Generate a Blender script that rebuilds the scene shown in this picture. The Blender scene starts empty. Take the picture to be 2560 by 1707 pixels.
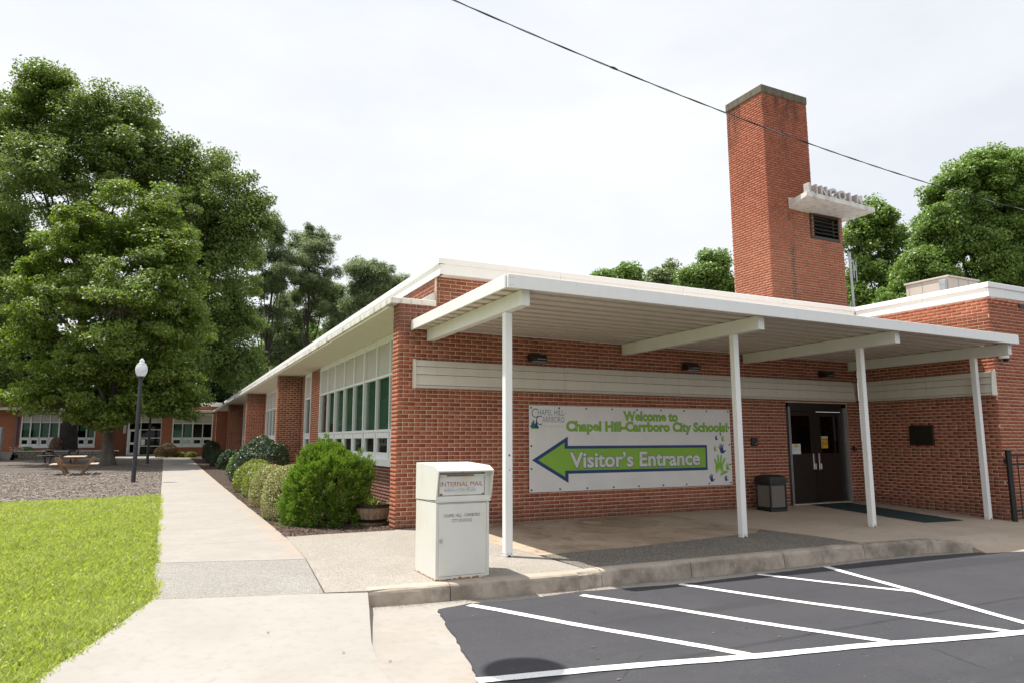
import bpy, bmesh, math, random
import numpy as np
from mathutils import Vector, Matrix
random.seed(7); RNG = np.random.default_rng(11)
SC = bpy.context.scene
COL = SC.collection
rad = math.radians

# ------------------------------------------------------------------ camera
CAM = np.array([-3.355, -10.975, 1.398]); YAW, PITCH, ROLL = rad(26.427), rad(8.101), rad(-0.125)
FPX, PW, PH = 1730.9, 2560.0, 1707.0
FW = np.array([math.sin(YAW)*math.cos(PITCH), math.cos(YAW)*math.cos(PITCH), math.sin(PITCH)])
_r = np.array([math.cos(YAW), -math.sin(YAW), 0.0]); _u = np.cross(_r, FW)
RT = _r*math.cos(ROLL)+_u*math.sin(ROLL); UP = -_r*math.sin(ROLL)+_u*math.cos(ROLL)
cd = bpy.data.cameras.new('camera'); cam = bpy.data.objects.new('camera', cd); COL.objects.link(cam)
M = Matrix.Identity(4)
for i in range(3):
    M[i][0], M[i][1], M[i][2], M[i][3] = RT[i], UP[i], -FW[i], CAM[i]
cam.matrix_world = M
cd.sensor_width = 36.0; cd.lens = FPX/PW*36.0; cd.clip_start = 0.05; cd.clip_end = 3000
cd.dof.use_dof = True; cd.dof.focus_distance = 9.6; cd.dof.aperture_fstop = 4.0
SC.camera = cam

# ------------------------------------------------------------------ sky, sun, exposure
SUNV = np.array([-0.295, 0.27, 1.0]); SUNV /= np.linalg.norm(SUNV)
W = bpy.data.worlds.new('World'); SC.world = W; W.use_nodes = True
nt = W.node_tree; nt.nodes.clear()
def N(t, kind, **kw):
    n = t.nodes.new(kind)
    for k, v in kw.items():
        if hasattr(n, k): setattr(n, k, v)
        else: n.inputs[k].default_value = v
    return n
sky = N(nt, 'ShaderNodeTexSky'); sky.sky_type = 'NISHITA'; sky.sun_disc = False
sky.sun_elevation = math.asin(SUNV[2]); sky.sun_rotation = math.atan2(SUNV[0], SUNV[1])
sky.air_density = 1.0; sky.dust_density = 2.5
tc = N(nt, 'ShaderNodeTexCoord'); mp = N(nt, 'ShaderNodeMapping'); mp.inputs['Scale'].default_value = (1, 1, 2.4)
nz = N(nt, 'ShaderNodeTexNoise'); nz.inputs['Scale'].default_value = 1.7; nz.inputs['Detail'].default_value = 6; nz.inputs['Roughness'].default_value = .55
cr = N(nt, 'ShaderNodeValToRGB'); cr.color_ramp.elements[0].position = .3; cr.color_ramp.elements[1].position = .62
cr.color_ramp.elements[0].color = (.72, .72, .72, 1); cr.color_ramp.elements[1].color = (.97, .97, .97, 1)
mx = N(nt, 'ShaderNodeMix'); mx.data_type = 'RGBA'
mx.inputs[7].default_value = (7.45, 7.6, 7.85, 1)      # thin bright overcast veil
bg = N(nt, 'ShaderNodeBackground'); bg.inputs['Strength'].default_value = 0.10
wo = N(nt, 'ShaderNodeOutputWorld')
nt.links.new(tc.outputs['Generated'], mp.inputs['Vector']); nt.links.new(mp.outputs[0], nz.inputs['Vector'])
nt.links.new(nz.outputs['Fac'], cr.inputs['Fac']); nt.links.new(cr.outputs['Color'], mx.inputs[0])
nt.links.new(sky.outputs[0], mx.inputs[6]); nt.links.new(mx.outputs[2], bg.inputs['Color']); nt.links.new(bg.outputs[0], wo.inputs['Surface'])
sl = bpy.data.lights.new('sun', 'SUN'); sl.energy = 5.0; sl.angle = rad(0.6); sl.color = (1.0, .955, .88)
so = bpy.data.objects.new('sun', sl); COL.objects.link(so); so.location = (-10, 10, 30)
so.rotation_euler = Vector(tuple(SUNV)).to_track_quat('Z', 'Y').to_euler()
SC.view_settings.view_transform = 'Standard'; SC.view_settings.look = 'None'
SC.view_settings.exposure = 0.45; SC.view_settings.gamma = 1.0; SC.view_settings.use_curve_mapping = False
SC.render.engine = 'CYCLES'
try:
    SC.cycles.max_bounces = 8; SC.cycles.transparent_max_bounces = 8; SC.cycles.use_denoising = True
except Exception: pass

# ------------------------------------------------------------------ pixel helpers (photo pixels 2352x1568 -> world)
K = 2560/2352
def ray(x, y):
    x *= K; y *= K
    return FW + RT*(x-PW/2)/FPX - UP*(y-PH/2)/FPX
def on(x, y, ax, v):
    d = ray(x, y); return CAM + d*((v-CAM[ax])/d[ax])
def at(x, y, depth): return CAM + ray(x, y)*depth
def proj(P):
    d = np.asarray(P, float)-CAM; w = d@FW
    return np.array([PW/2+FPX*(d@RT)/w, PH/2-FPX*(d@UP)/w])/K

# ------------------------------------------------------------------ object helpers
ROOT = {}
def tag(o, label=None, cat=None, group=None, kind=None):
    if label: o['label'] = label
    if cat: o['category'] = cat
    if group: o['group'] = group
    if kind: o['kind'] = kind
    return o
def thing(name, label, cat, loc=(0, 0, 0), group=None):
    o = bpy.data.objects.new(name, None); COL.objects.link(o); o.location = loc; o.empty_display_size = .2
    ROOT[o] = np.array(loc, float); return tag(o, label, cat, group)
def rootloc(o):
    while o is not None:
        if o in ROOT: return ROOT[o]
        o = o.parent
    return np.zeros(3)
def mesh_np(name, V, F, smooth=False):
    V = np.asarray(V, np.float32); F = np.asarray(F, np.int32); k = F.shape[1]
    me = bpy.data.meshes.new(name); me.vertices.add(len(V)); me.vertices.foreach_set('co', V.ravel())
    me.loops.add(F.size); me.loops.foreach_set('vertex_index', F.ravel())
    me.polygons.add(len(F)); me.polygons.foreach_set('loop_start', np.arange(0, F.size, k, dtype=np.int32))
    me.polygons.foreach_set('loop_total', np.full(len(F), k, np.int32))
    me.update(calc_edges=True)
    if smooth: me.polygons.foreach_set('use_smooth', np.ones(len(F), bool))
    return me
def link(name, me, m, parent=None, kind=None, loc=None):
    o = bpy.data.objects.new(name, me); COL.objects.link(o)
    if m is not None and len(me.materials) == 0: me.materials.append(m)
    if parent is not None: o.parent = parent
    if loc is not None: o.location = loc
    if kind: o['kind'] = kind
    return o
class MB:
    """collects faces in world coordinates; build() links them as one mesh under its parent"""
    def __init__(s): s.V = []; s.F = []
    def face(s, pts):
        b = len(s.V); s.V += [tuple(p) for p in pts]; s.F.append(tuple(range(b, b+len(pts)))); return s
    def mesh(s, V, F):
        b = len(s.V); s.V += [tuple(v) for v in V]; s.F += [tuple(i+b for i in f) for f in F]; return s
    def box(s, a, b, ch=0.0):
        x0, y0, z0 = [min(p, q) for p, q in zip(a, b)]; x1, y1, z1 = [max(p, q) for p, q in zip(a, b)]
        return s.obox(((x0+x1)/2, (y0+y1)/2, (z0+z1)/2), (x1-x0, y1-y0, z1-z0), ch=ch)
    def obox(s, c, d, R=None, ch=0.0):
        hx, hy, hz = d[0]/2, d[1]/2, d[2]/2; R = np.eye(3) if R is None else np.asarray(R); c = np.asarray(c, float)
        if ch <= 0:
            V = [(sx*hx, sy*hy, sz*hz) for sz in (-1, 1) for sy in (-1, 1) for sx in (-1, 1)]
            F = [(0, 2, 3, 1), (4, 5, 7, 6), (0, 1, 5, 4), (2, 6, 7, 3), (0, 4, 6, 2), (1, 3, 7, 5)]
        else:
            ch = min(ch, hx*.9, hy*.9, hz*.9)
            V = []; idx = {}
            for sx in (-1, 1):
                for sy in (-1, 1):
                    for sz in (-1, 1):
                        for ax in range(3):
                            p = [sx*hx, sy*hy, sz*hz]
                            for k in range(3):
                                if k != ax: p[k] -= (sx, sy, sz)[k]*ch
                            idx[(sx, sy, sz, ax)] = len(V); V.append(tuple(p))
            F = []
            for ax in range(3):
                o1, o2 = (ax+1) % 3, (ax+2) % 3
                for sg in (-1, 1):
                    q = []
                    for a_, b_ in ((-1, -1), (1, -1), (1, 1), (-1, 1)):
                        k = [0, 0, 0]; k[ax] = sg; k[o1] = a_; k[o2] = b_; q.append(idx[(k[0], k[1], k[2], ax)])
                    F.append(tuple(q if sg > 0 else q[::-1]))
            for ax in range(3):
                o1, o2 = (ax+1) % 3, (ax+2) % 3
                for a_ in (-1, 1):
                    for b_ in (-1, 1):
                        k = [0, 0, 0]; k[o1] = a_; k[o2] = b_; k[ax] = -1; k2 = list(k); k2[ax] = 1
                        q = [idx[(*k, o1)], idx[(*k2, o1)], idx[(*k2, o2)], idx[(*k, o2)]]
                        F.append(tuple(q if a_*b_ > 0 else q[::-1]))
            for sx in (-1, 1):
                for sy in (-1, 1):
                    for sz in (-1, 1):
                        q = [idx[(sx, sy, sz, ax)] for ax in range(3)]
                        F.append(tuple(q if sx*sy*sz > 0 else q[::-1]))
        V = [tuple(c + R @ np.array(v)) for v in V]
        return s.mesh(V, F)
    def tube(s, pts, rs, n=8, caps=True):
        pts = [np.asarray(p, float) for p in pts]
        if np.isscalar(rs): rs = [rs]*len(pts)
        b = len(s.V); prev = None
        for i, p in enumerate(pts):
            t = pts[min(i+1, len(pts)-1)]-pts[max(i-1, 0)]; t = t/(np.linalg.norm(t)+1e-9)
            a = prev if prev is not None else (np.array([1., 0, 0]) if abs(t[0]) < .9 else np.array([0, 1., 0]))
            a = a-t*(a@t); a /= np.linalg.norm(a)+1e-9; prev = a; c = np.cross(t, a)
            for k in range(n):
                th = 2*math.pi*k/n; s.V.append(tuple(p+rs[i]*(a*math.cos(th)+c*math.sin(th))))
        for i in range(len(pts)-1):
            for k in range(n):
                k2 = (k+1) % n; s.F.append((b+i*n+k, b+i*n+k2, b+(i+1)*n+k2, b+(i+1)*n+k))
        if caps:
            s.F.append(tuple(b+k for k in range(n))[::-1]); e = b+(len(pts)-1)*n; s.F.append(tuple(e+k for k in range(n)))
        return s
    def lathe(s, c, prof, n=24):
        b = len(s.V)
        for r, z in prof:
            for k in range(n):
                th = 2*math.pi*k/n; s.V.append((c[0]+r*math.cos(th), c[1]+r*math.sin(th), c[2]+z))
        for i in range(len(prof)-1):
            for k in range(n):
                k2 = (k+1) % n; s.F.append((b+i*n+k, b+i*n+k2, b+(i+1)*n+k2, b+(i+1)*n+k))
        return s
    def prism(s, poly, ext):
        """poly: list of 3D points (planar), ext: 3D extrusion vector"""
        P = [np.asarray(p, float) for p in poly]; e = np.asarray(ext, float); n = len(P); b = len(s.V)
        s.V += [tuple(p) for p in P]+[tuple(p+e) for p in P]
        nrm = sum((np.cross(P[i]-P[0], P[(i+1) % n]-P[0]) for i in range(n)), np.zeros(3))
        flip = (nrm @ e) > 0
        f0 = tuple(range(b, b+n)); f1 = tuple(range(b+n, b+2*n))
        s.F.append(f0[::-1] if flip else f0); s.F.append(f1 if flip else f1[::-1])
        for i in range(n):
            j = (i+1) % n; q = (b+i, b+j, b+n+j, b+n+i); s.F.append(q if flip else q[::-1])
        return s
    def build(s, name, m, parent=None, kind=None, smooth=False, recalc=False):
        off = rootloc(parent) if parent is not None else np.zeros(3)
        me = bpy.data.meshes.new(name)
        me.from_pydata([tuple(np.asarray(v)-off) for v in s.V], [], s.F); me.update()
        if recalc:
            bm = bmesh.new(); bm.from_mesh(me); bmesh.ops.recalc_face_normals(bm, faces=bm.faces); bm.to_mesh(me); bm.free()
        if smooth:
            for p in me.polygons: p.use_smooth = True
        return link(name, me, m, parent, kind)
def struct(name, mb, m, parent=None, smooth=False):
    return mb.build(name, m, parent, kind=None if parent else 'structure', smooth=smooth)
def copy_tree(o, loc=None, parent=None, label=None):
    c = o.copy(); COL.objects.link(c); c.parent = parent
    if loc is not None: c.location = loc
    if label: c['label'] = label
    for ch in list(o.children): copy_tree(ch, None, c)
    return c
def text_mesh(txt, size, bold=0.0, align='CENTER', space=1.0, extrude=0.0, shear=0.0):
    cu = bpy.data.curves.new('lettering', 'FONT'); cu.body = txt; cu.size = size; cu.align_x = align; cu.align_y = 'BOTTOM_BASELINE'
    cu.offset = bold; cu.space_character = space; cu.extrude = extrude; cu.shear = shear; cu.resolution_u = 3
    o = bpy.data.objects.new('lettering', cu); COL.objects.link(o)
    dg = bpy.context.evaluated_depsgraph_get(); dg.update()
    me = bpy.data.meshes.new_from_object(o.evaluated_get(dg)); me = me.copy()
    bpy.data.objects.remove(o); bpy.data.curves.remove(cu)
    V = np.array([v.co[:] for v in me.vertices]); F = [tuple(p.vertices) for p in me.polygons]
    bpy.data.meshes.remove(me)
    return V, F
def put_text(mb, txt, size, org, u, v, bold=0.0, width=None, height=None, align='CENTER', space=1.0, extrude=0.0, sx=None):
    """lettering laid in the plane (u, v) at org (baseline point); width rescales the run, height sets capital height"""
    V, F = text_mesh(txt, size, bold, 'LEFT', space, extrude)
    u, v, org = np.asarray(u, float), np.asarray(v, float), np.asarray(org, float); n = np.cross(u, v)
    lo, hi = V[:, 0].min(), V[:, 0].max(); w = hi-lo; k = (width/w) if width else (sx or 1.0)
    ky = 1.0
    if height:
        hv, _ = text_mesh('H', size, 0, 'LEFT'); ky = height/(hv[:, 1].max()-hv[:, 1].min())
        if not width: k = ky*(sx or 1.0)
    X = (V[:, 0]-lo)*k
    if align == 'CENTER': X = X-w*k/2
    P = org + X[:, None]*u + (V[:, 1]*ky)[:, None]*v + V[:, 2][:, None]*n
    return mb.mesh(P, F)
# ------------------------------------------------------------------ materials
def newmat(name):
    m = bpy.data.materials.new(name); m.use_nodes = True; t = m.node_tree
    return m, t, t.nodes['Principled BSDF'], t.nodes['Material Output']
def L_(t, a, b): t.links.new(a, b)
def mixc(t, fac, a, b, blend='MIX'):
    n = N(t, 'ShaderNodeMix'); n.data_type = 'RGBA'; n.blend_type = blend
    for i, v in ((0, fac), (6, a), (7, b)):
        if isinstance(v, (int, float)): n.inputs[i].default_value = v if i == 0 else (v, v, v, 1)
        elif isinstance(v, tuple): n.inputs[i].default_value = v if len(v) == 4 else (*v, 1)
        else: L_(t, v, n.inputs[i])
    return n.outputs[2]
def noise(t, vec, scale, detail=4, rough=.55, dist=0.0):
    n = N(t, 'ShaderNodeTexNoise'); n.inputs['Scale'].default_value = scale; n.inputs['Detail'].default_value = detail
    n.inputs['Roughness'].default_value = rough; n.inputs['Distortion'].default_value = dist
    if vec is not None: L_(t, vec, n.inputs['Vector'])
    return n.outputs['Fac']
def ramp(t, fac, p0, p1, c0=0.0, c1=1.0):
    n = N(t, 'ShaderNodeMapRange'); n.inputs[1].default_value = p0; n.inputs[2].default_value = p1
    n.inputs[3].default_value = c0; n.inputs[4].default_value = c1; n.interpolation_type = 'SMOOTHSTEP'
    L_(t, fac, n.inputs[0]); return n.outputs[0]
def objco(t, scale=None, world=False):
    if world:
        g = N(t, 'ShaderNodeNewGeometry'); o = g.outputs['Position']
    else:
        g = N(t, 'ShaderNodeTexCoord'); o = g.outputs['Object']
    if scale:
        mpn = N(t, 'ShaderNodeMapping'); mpn.inputs['Scale'].default_value = scale; L_(t, o, mpn.inputs[0]); o = mpn.outputs[0]
    return o
def bump(t, bsdf, h, strength=.3, dist=.01):
    b = N(t, 'ShaderNodeBump'); b.inputs['Strength'].default_value = strength; b.inputs['Distance'].default_value = dist
    L_(t, h, b.inputs['Height']); L_(t, b.outputs[0], bsdf.inputs['Normal'])
def sep(t, vec, ax):
    n = N(t, 'ShaderNodeSeparateXYZ'); L_(t, vec, n.inputs[0]); return n.outputs[ax]
def math_(t, op, a, b=0.0):
    n = N(t, 'ShaderNodeMath'); n.operation = op
    for i, v in ((0, a), (1, b)):
        if isinstance(v, (int, float)): n.inputs[i].default_value = v
        else: L_(t, v, n.inputs[i])
    return n.outputs[0]
def islrand(t):
    g = N(t, 'ShaderNodeNewGeometry'); o = N(t, 'ShaderNodeObjectInfo')
    return math_(t, 'FRACT', math_(t, 'ADD', g.outputs['Random Per Island'], o.outputs['Random']))

def mat_plain(name, col, rough=.5, metal=0.0, var=.12, vs=6.0, bs=0.0, bscale=60, spec=None):
    m, t, b, o = newmat(name); co = objco(t, world=True)
    c2 = tuple(x*(1-var) for x in col); c3 = tuple(min(1, x*(1+var*.5)) for x in col)
    f = noise(t, co, vs, 5, .6)
    L_(t, mixc(t, ramp(t, f, .3, .7), c2, c3), b.inputs['Base Color'])
    b.inputs['Roughness'].default_value = rough; b.inputs['Metallic'].default_value = metal
    if spec is not None: b.inputs['Specular IOR Level'].default_value = spec
    if bs: bump(t, b, noise(t, co, bscale, 3), bs, .004)
    return m

def mat_brick(name, cols, dirt=.25, grime=None):
    m, t, b, o = newmat(name); r = islrand(t); co = objco(t, world=True)
    cr_ = N(t, 'ShaderNodeValToRGB'); L_(t, r, cr_.inputs[0])
    el = cr_.color_ramp.elements
    while len(el) < len(cols): el.new(.5)
    for i, c in enumerate(cols): el[i].position = i/(len(cols)-1); el[i].color = (*c, 1)
    fine = noise(t, co, 140, 3, .6); big = noise(t, co, 1.3, 4, .6); mid = noise(t, co, 28, 3)
    c = mixc(t, ramp(t, fine, .35, .75, 0, .35), cr_.outputs[0], tuple(x*.62 for x in cols[0]))
    c = mixc(t, ramp(t, mid, .55, .8, 0, .25), c, tuple(min(1, x*1.5+.02) for x in cols[1]))
    c = mixc(t, ramp(t, big, .45, .75, 0, dirt), c, (.10, .055, .04))
    if grime: c = grime(t, co, c)
    L_(t, c, b.inputs['Base Color']); b.inputs['Roughness'].default_value = .88; b.inputs['Specular IOR Level'].default_value = .25
    bump(t, b, fine, .35, .004)
    return m
def mat_mortar(name, c1, c2, grime=None):
    m, t, b, o = newmat(name); co = objco(t, world=True)
    c = mixc(t, ramp(t, noise(t, co, 2.2, 5, .65), .35, .7), c1, c2)
    if grime: c = grime(t, co, c)
    L_(t, c, b.inputs['Base Color']); b.inputs['Roughness'].default_value = .95; bump(t, b, noise(t, co, 160, 3), .4, .004)
    return m
def chim_grime(t, co, c):
    z = sep(t, co, 2); x = sep(t, co, 0)
    soot = math_(t, 'MULTIPLY', ramp(t, noise(t, objco(t, (1.6, 1.6, .45), True), 1.0, 5, .6), .46, .66), ramp(t, z, 8.3, 10.6))
    c = mixc(t, math_(t, 'MULTIPLY', soot, .62), c, (.035, .028, .026))
    # rain streak below the end of the sign ledge
    s1 = math_(t, 'SUBTRACT', 1.0, ramp(t, math_(t, 'ABSOLUTE', math_(t, 'SUBTRACT', x, 11.50)), .02, .16))
    s1 = math_(t, 'MULTIPLY', s1, math_(t, 'MULTIPLY', ramp(t, noise(t, objco(t, (7, 7, 1.2), True), 1.0, 4), .38, .6), ramp(t, z, 7.6, 7.4)))
    return mixc(t, math_(t, 'MULTIPLY', s1, .75), c, (.06, .05, .05))
def chim_mortar_grime(t, co, c):
    z = sep(t, co, 2); n = noise(t, co, 1.4, 5, .6); x = sep(t, co, 0)
    zz = math_(t, 'ADD', z, math_(t, 'MULTIPLY', math_(t, 'SUBTRACT', n, .5), 2.6))
    # old mortar on the stack is dark; the newer low block keeps pale joints
    up = ramp(t, zz, 6.0, 8.2); left = ramp(t, x, 12.0, 11.4)
    up = math_(t, 'MULTIPLY', up, math_(t, 'MAXIMUM', left, ramp(t, z, 7.6, 7.75)))
    return mixc(t, up, c, (.07, .038, .03))

BR = [(.35, .108, .062), (.39, .124, .070), (.42, .14, .082), (.36, .113, .064), (.28, .082, .050), (.44, .155, .092)]
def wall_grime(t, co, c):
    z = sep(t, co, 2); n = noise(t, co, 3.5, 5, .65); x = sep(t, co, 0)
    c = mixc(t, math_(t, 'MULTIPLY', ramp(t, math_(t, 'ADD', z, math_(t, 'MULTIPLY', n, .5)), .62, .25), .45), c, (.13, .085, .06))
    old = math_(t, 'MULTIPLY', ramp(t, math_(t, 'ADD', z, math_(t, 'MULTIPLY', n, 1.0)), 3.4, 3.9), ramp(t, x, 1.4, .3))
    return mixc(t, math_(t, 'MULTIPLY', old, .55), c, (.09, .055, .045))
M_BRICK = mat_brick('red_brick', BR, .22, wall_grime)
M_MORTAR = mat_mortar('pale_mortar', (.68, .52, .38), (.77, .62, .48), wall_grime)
M_BRICKC = mat_brick('chimney_brick', [(.34, .105, .062), (.40, .135, .08), (.43, .155, .095), (.36, .115, .068), (.38, .125, .072)], .15, chim_grime)
M_MORTARC = mat_mortar('chimney_mortar', (.60, .42, .28), (.70, .53, .38), chim_mortar_grime)
M_BRICKB = mat_brick('brown_brick', [(.15, .06, .04), (.19, .08, .055), (.17, .065, .045)], .15)
M_MORTARB = mat_mortar('grey_mortar', (.42, .34, .28), (.5, .42, .36))

def mat_paint(name, col, dirt=(.30, .27, .22), amt=.25, rough=.45, streak=True):
    m, t, b, o = newmat(name)
    f = noise(t, objco(t, (3, 3, .6) if streak else (2, 2, 2), True), 2.0, 6, .65); g = noise(t, objco(t, None, True), 22, 4)
    k = math_(t, 'MULTIPLY', ramp(t, f, .44, .72, 0, amt), ramp(t, g, .25, .7, .4, 1))
    L_(t, mixc(t, k, col, dirt), b.inputs['Base Color']); b.inputs['Roughness'].default_value = rough
    bump(t, b, g, .05, .003)
    return m
M_WHITE = mat_paint('white_painted_metal', (.84, .84, .84), amt=.06)
M_DECK = mat_paint('beige_deck_panel', (.64, .56, .475), amt=.1)
M_CANOPY = mat_paint('white_aluminium', (.84, .84, .83), amt=.06, rough=.35)
M_BEAM = mat_paint('off_white_aluminium', (.76, .755, .73), (.50, .47, .26), .2, .4)
M_TRIM = mat_paint('cream_trim_board', (.70, .655, .575), (.36, .31, .25), .22, .55)
M_EAVE = mat_paint('weathered_white_concrete', (.70, .68, .64), (.15, .125, .10), .95, .8)
M_SOFFIT = mat_paint('cream_soffit', (.80, .76, .63), (.55, .5, .4), .25, .8, False)
M_FRAME = mat_paint('white_window_paint', (.74, .76, .76), amt=.1)
M_SPAN = mat_plain('beige_panel', (.46, .44, .40), .6, var=.06)
M_CONCCAP = mat_paint('sooty_concrete', (.14, .125, .09), (.04, .035, .028), .9, .9)
M_LEDGE = mat_paint('stained_white_ledge', (.68, .66, .63), (.16, .14, .13), .6, .8)
M_STEEL = mat_plain('grey_metal_letter', (.52, .49, .48), .45, .35, var=.15)
M_BLACK = mat_plain('black_paint', (.012, .012, .014), .4)
M_BRONZE = mat_plain('dark_bronze', (.018, .014, .011), .35)
M_DOOR = mat_plain('dark_brown_door', (.016, .012, .010), .4)
M_ALU = mat_plain('aluminium', (.42, .42, .43), .35, .8)
M_CHROME = mat_plain('brushed_steel', (.55, .55, .56), .3, 1.0)
M_CABLE = mat_plain('black_cable', (.02, .02, .025), .5)
M_LANTERN = mat_plain('dark_grey_post', (.035, .038, .05), .4)
M_ROOF = mat_plain('roof_membrane', (.3, .3, .3), .9)
M_TAN = mat_paint('tan_sheet_metal', (.60, .52, .45), (.42, .34, .28), .2, .5)
M_GALV = mat_plain('galvanised', (.45, .46, .48), .4, .5)
M_PEBBLE = mat_plain('pebbled_panel', (.20, .175, .15), .95, var=.5, vs=160, bs=.8, bscale=260)
M_MATG = mat_plain('green_carpet', (.010, .035, .036), .95, var=.3, vs=40, bs=.5, bscale=300)
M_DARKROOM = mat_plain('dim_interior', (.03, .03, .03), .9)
M_BLIND = mat_plain('pale_green_blind', (.17, .25, .205), .6, var=.1)
M_BROWNSH = mat_plain('brown_shade', (.22, .18, .15), .7)

def mat_glass(name, tint, refl=.9):
    m, t, b, o = newmat(name); t.nodes.remove(b)
    tr = N(t, 'ShaderNodeBsdfTransparent'); tr.inputs[0].default_value = (*tint, 1)
    gl = N(t, 'ShaderNodeBsdfGlossy'); gl.inputs['Roughness'].default_value = .02; gl.inputs[0].default_value = (refl, refl, refl, 1)
    fr = N(t, 'ShaderNodeFresnel'); fr.inputs[0].default_value = 1.45
    nn = noise(t, objco(t, None, True), 3.0, 2); bp = N(t, 'ShaderNodeBump'); bp.inputs['Strength'].default_value = .03; bp.inputs['Distance'].default_value = .05
    L_(t, nn, bp.inputs['Height']); L_(t, bp.outputs[0], gl.inputs['Normal'])
    gb = N(t, 'ShaderNodeNewGeometry'); fac_ = math_(t, 'MULTIPLY', fr.outputs[0], math_(t, 'SUBTRACT', 1.0, gb.outputs['Backfacing']))
    ms = N(t, 'ShaderNodeMixShader'); L_(t, fac_, ms.inputs[0]); L_(t, tr.outputs[0], ms.inputs[1]); L_(t, gl.outputs[0], ms.inputs[2])
    L_(t, ms.outputs[0], o.inputs['Surface']); return m
M_GLASS = mat_glass('green_tinted_glass', (.72, .82, .76))
M_GLASSD = mat_glass('door_glass', (.10, .10, .10), .6)

def mat_ground(name, cols, scales, rough=.95, bs=.4, bd=.01, stains=None, speck=None):
    """cols: base, second, third"""
    m, t, b, o = newmat(name); co = objco(t, None, True)
    c = mixc(t, ramp(t, noise(t, co, scales[0], 6, .62), .35, .68), cols[0], cols[1])
    c = mixc(t, ramp(t, noise(t, co, scales[1], 5, .6), .45, .75, 0, .6), c, cols[2])
    h = noise(t, co, scales[2], 4, .6)
    if speck:
        v = N(t, 'ShaderNodeTexVoronoi'); v.inputs['Scale'].default_value = speck[0]; L_(t, co, v.inputs['Vector'])
        s3 = sep(t, v.outputs['Color'], 0)
        c = mixc(t, ramp(t, s3, .35, .95, 0, speck[2]), c, speck[1])
        s4 = sep(t, v.outputs['Color'], 1); c = mixc(t, ramp(t, s4, .6, 1, 0, speck[2]*.8), c, speck[3])
        h = math_(t, 'SUBTRACT', h, math_(t, 'MULTIPLY', v.outputs['Distance'], 1.2))
    if stains: c = stains(t, co, c)
    L_(t, c, b.inputs['Base Color']); b.inputs['Roughness'].default_value = rough; b.inputs['Specular IOR Level'].default_value = .3
    bump(t, b, h, bs, bd)
    return m
def st_walk(t, co, c):
    f = ramp(t, noise(t, co, .55, 5, .6), .56, .8, 0, .35)
    c = mixc(t, f, c, (.47, .37, .26))
    y = sep(t, co, 1); x = sep(t, co, 0)
    e = math_(t, 'MULTIPLY', ramp(t, x, -2.0, -1.68), ramp(t, noise(t, co, 1.2, 4), .42, .65, 0, .5))
    return mixc(t, e, c, (.45, .27, .15))
def st_porch(t, co, c):
    f = ramp(t, noise(t, co, .8, 6, .65, .6), .42, .72, 0, .75)
    c = mixc(t, f, c, (.20, .135, .085))
    g = ramp(t, noise(t, co, 2.3, 5, .65, 1.5), .52, .72, 0, .6)
    return mixc(t, g, c, (.13, .105, .085))
def st_kerb_shade(t, co, c):
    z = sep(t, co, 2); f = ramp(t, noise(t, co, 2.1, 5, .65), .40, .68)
    k = math_(t, 'MULTIPLY', f, ramp(t, z, -.035, -.08, .05, .62)); c = mixc(t, k, c, (.075, .06, .05))  # noise stains, plus shade put into the colour of the kerb face
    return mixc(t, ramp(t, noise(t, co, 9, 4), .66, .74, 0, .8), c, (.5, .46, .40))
def st_gutter(t, co, c):
    f = ramp(t, noise(t, co, 1.3, 5, .6), .48, .75, 0, .4); return mixc(t, f, c, (.33, .24, .16))
M_WALK = mat_ground('pale_concrete', [(.305, .282, .255), (.335, .313, .287), (.27, .248, .222)], (1.2, 9, 90), bs=.15, stains=st_walk)
M_APRON = mat_ground('newer_concrete', [(.315, .297, .272), (.345, .326, .302), (.285, .266, .242)], (1.0, 11, 110), bs=.15)
M_PORCH = mat_ground('stained_porch_concrete', [(.40, .31, .225), (.46, .37, .285), (.33, .25, .18)], (1.1, 7, 80), bs=.2, stains=st_porch)
M_PORCH2 = mat_ground('cleaner_porch_concrete', [(.43, .35, .27), (.48, .40, .32), (.37, .30, .23)], (1.1, 7, 80), bs=.2)
M_AGG = mat_ground('exposed_aggregate_grey', [(.295, .276, .254), (.33, .312, .288), (.265, .25, .232)], (1.6, 14, 60), bs=.6, bd=.008, speck=(120, (.13, .125, .12), .7, (.5, .47, .43)))
M_AGGW = mat_ground('exposed_aggregate_pale', [(.335, .305, .265), (.38, .35, .31), (.29, .262, .225)], (1.3, 14, 60), bs=.6, bd=.008, speck=(120, (.16, .14, .12), .65, (.55, .51, .46)))
M_AGGD = mat_ground('exposed_aggregate_dark', [(.21, .19, .165), (.26, .235, .205), (.17, .155, .14)], (1.3, 14, 60), bs=.9, bd=.012, speck=(105, (.06, .055, .05), .85, (.52, .47, .40)))
M_KERB = mat_ground('kerb_concrete', [(.40, .34, .28), (.46, .40, .33), (.33, .27, .22)], (2, 12, 90), bs=.35, stains=st_kerb_shade)
M_GUTTER = mat_ground('gutter_concrete', [(.315, .29, .262), (.35, .326, .297), (.275, .25, .222)], (1.5, 10, 90), bs=.25, stains=st_gutter)
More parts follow.
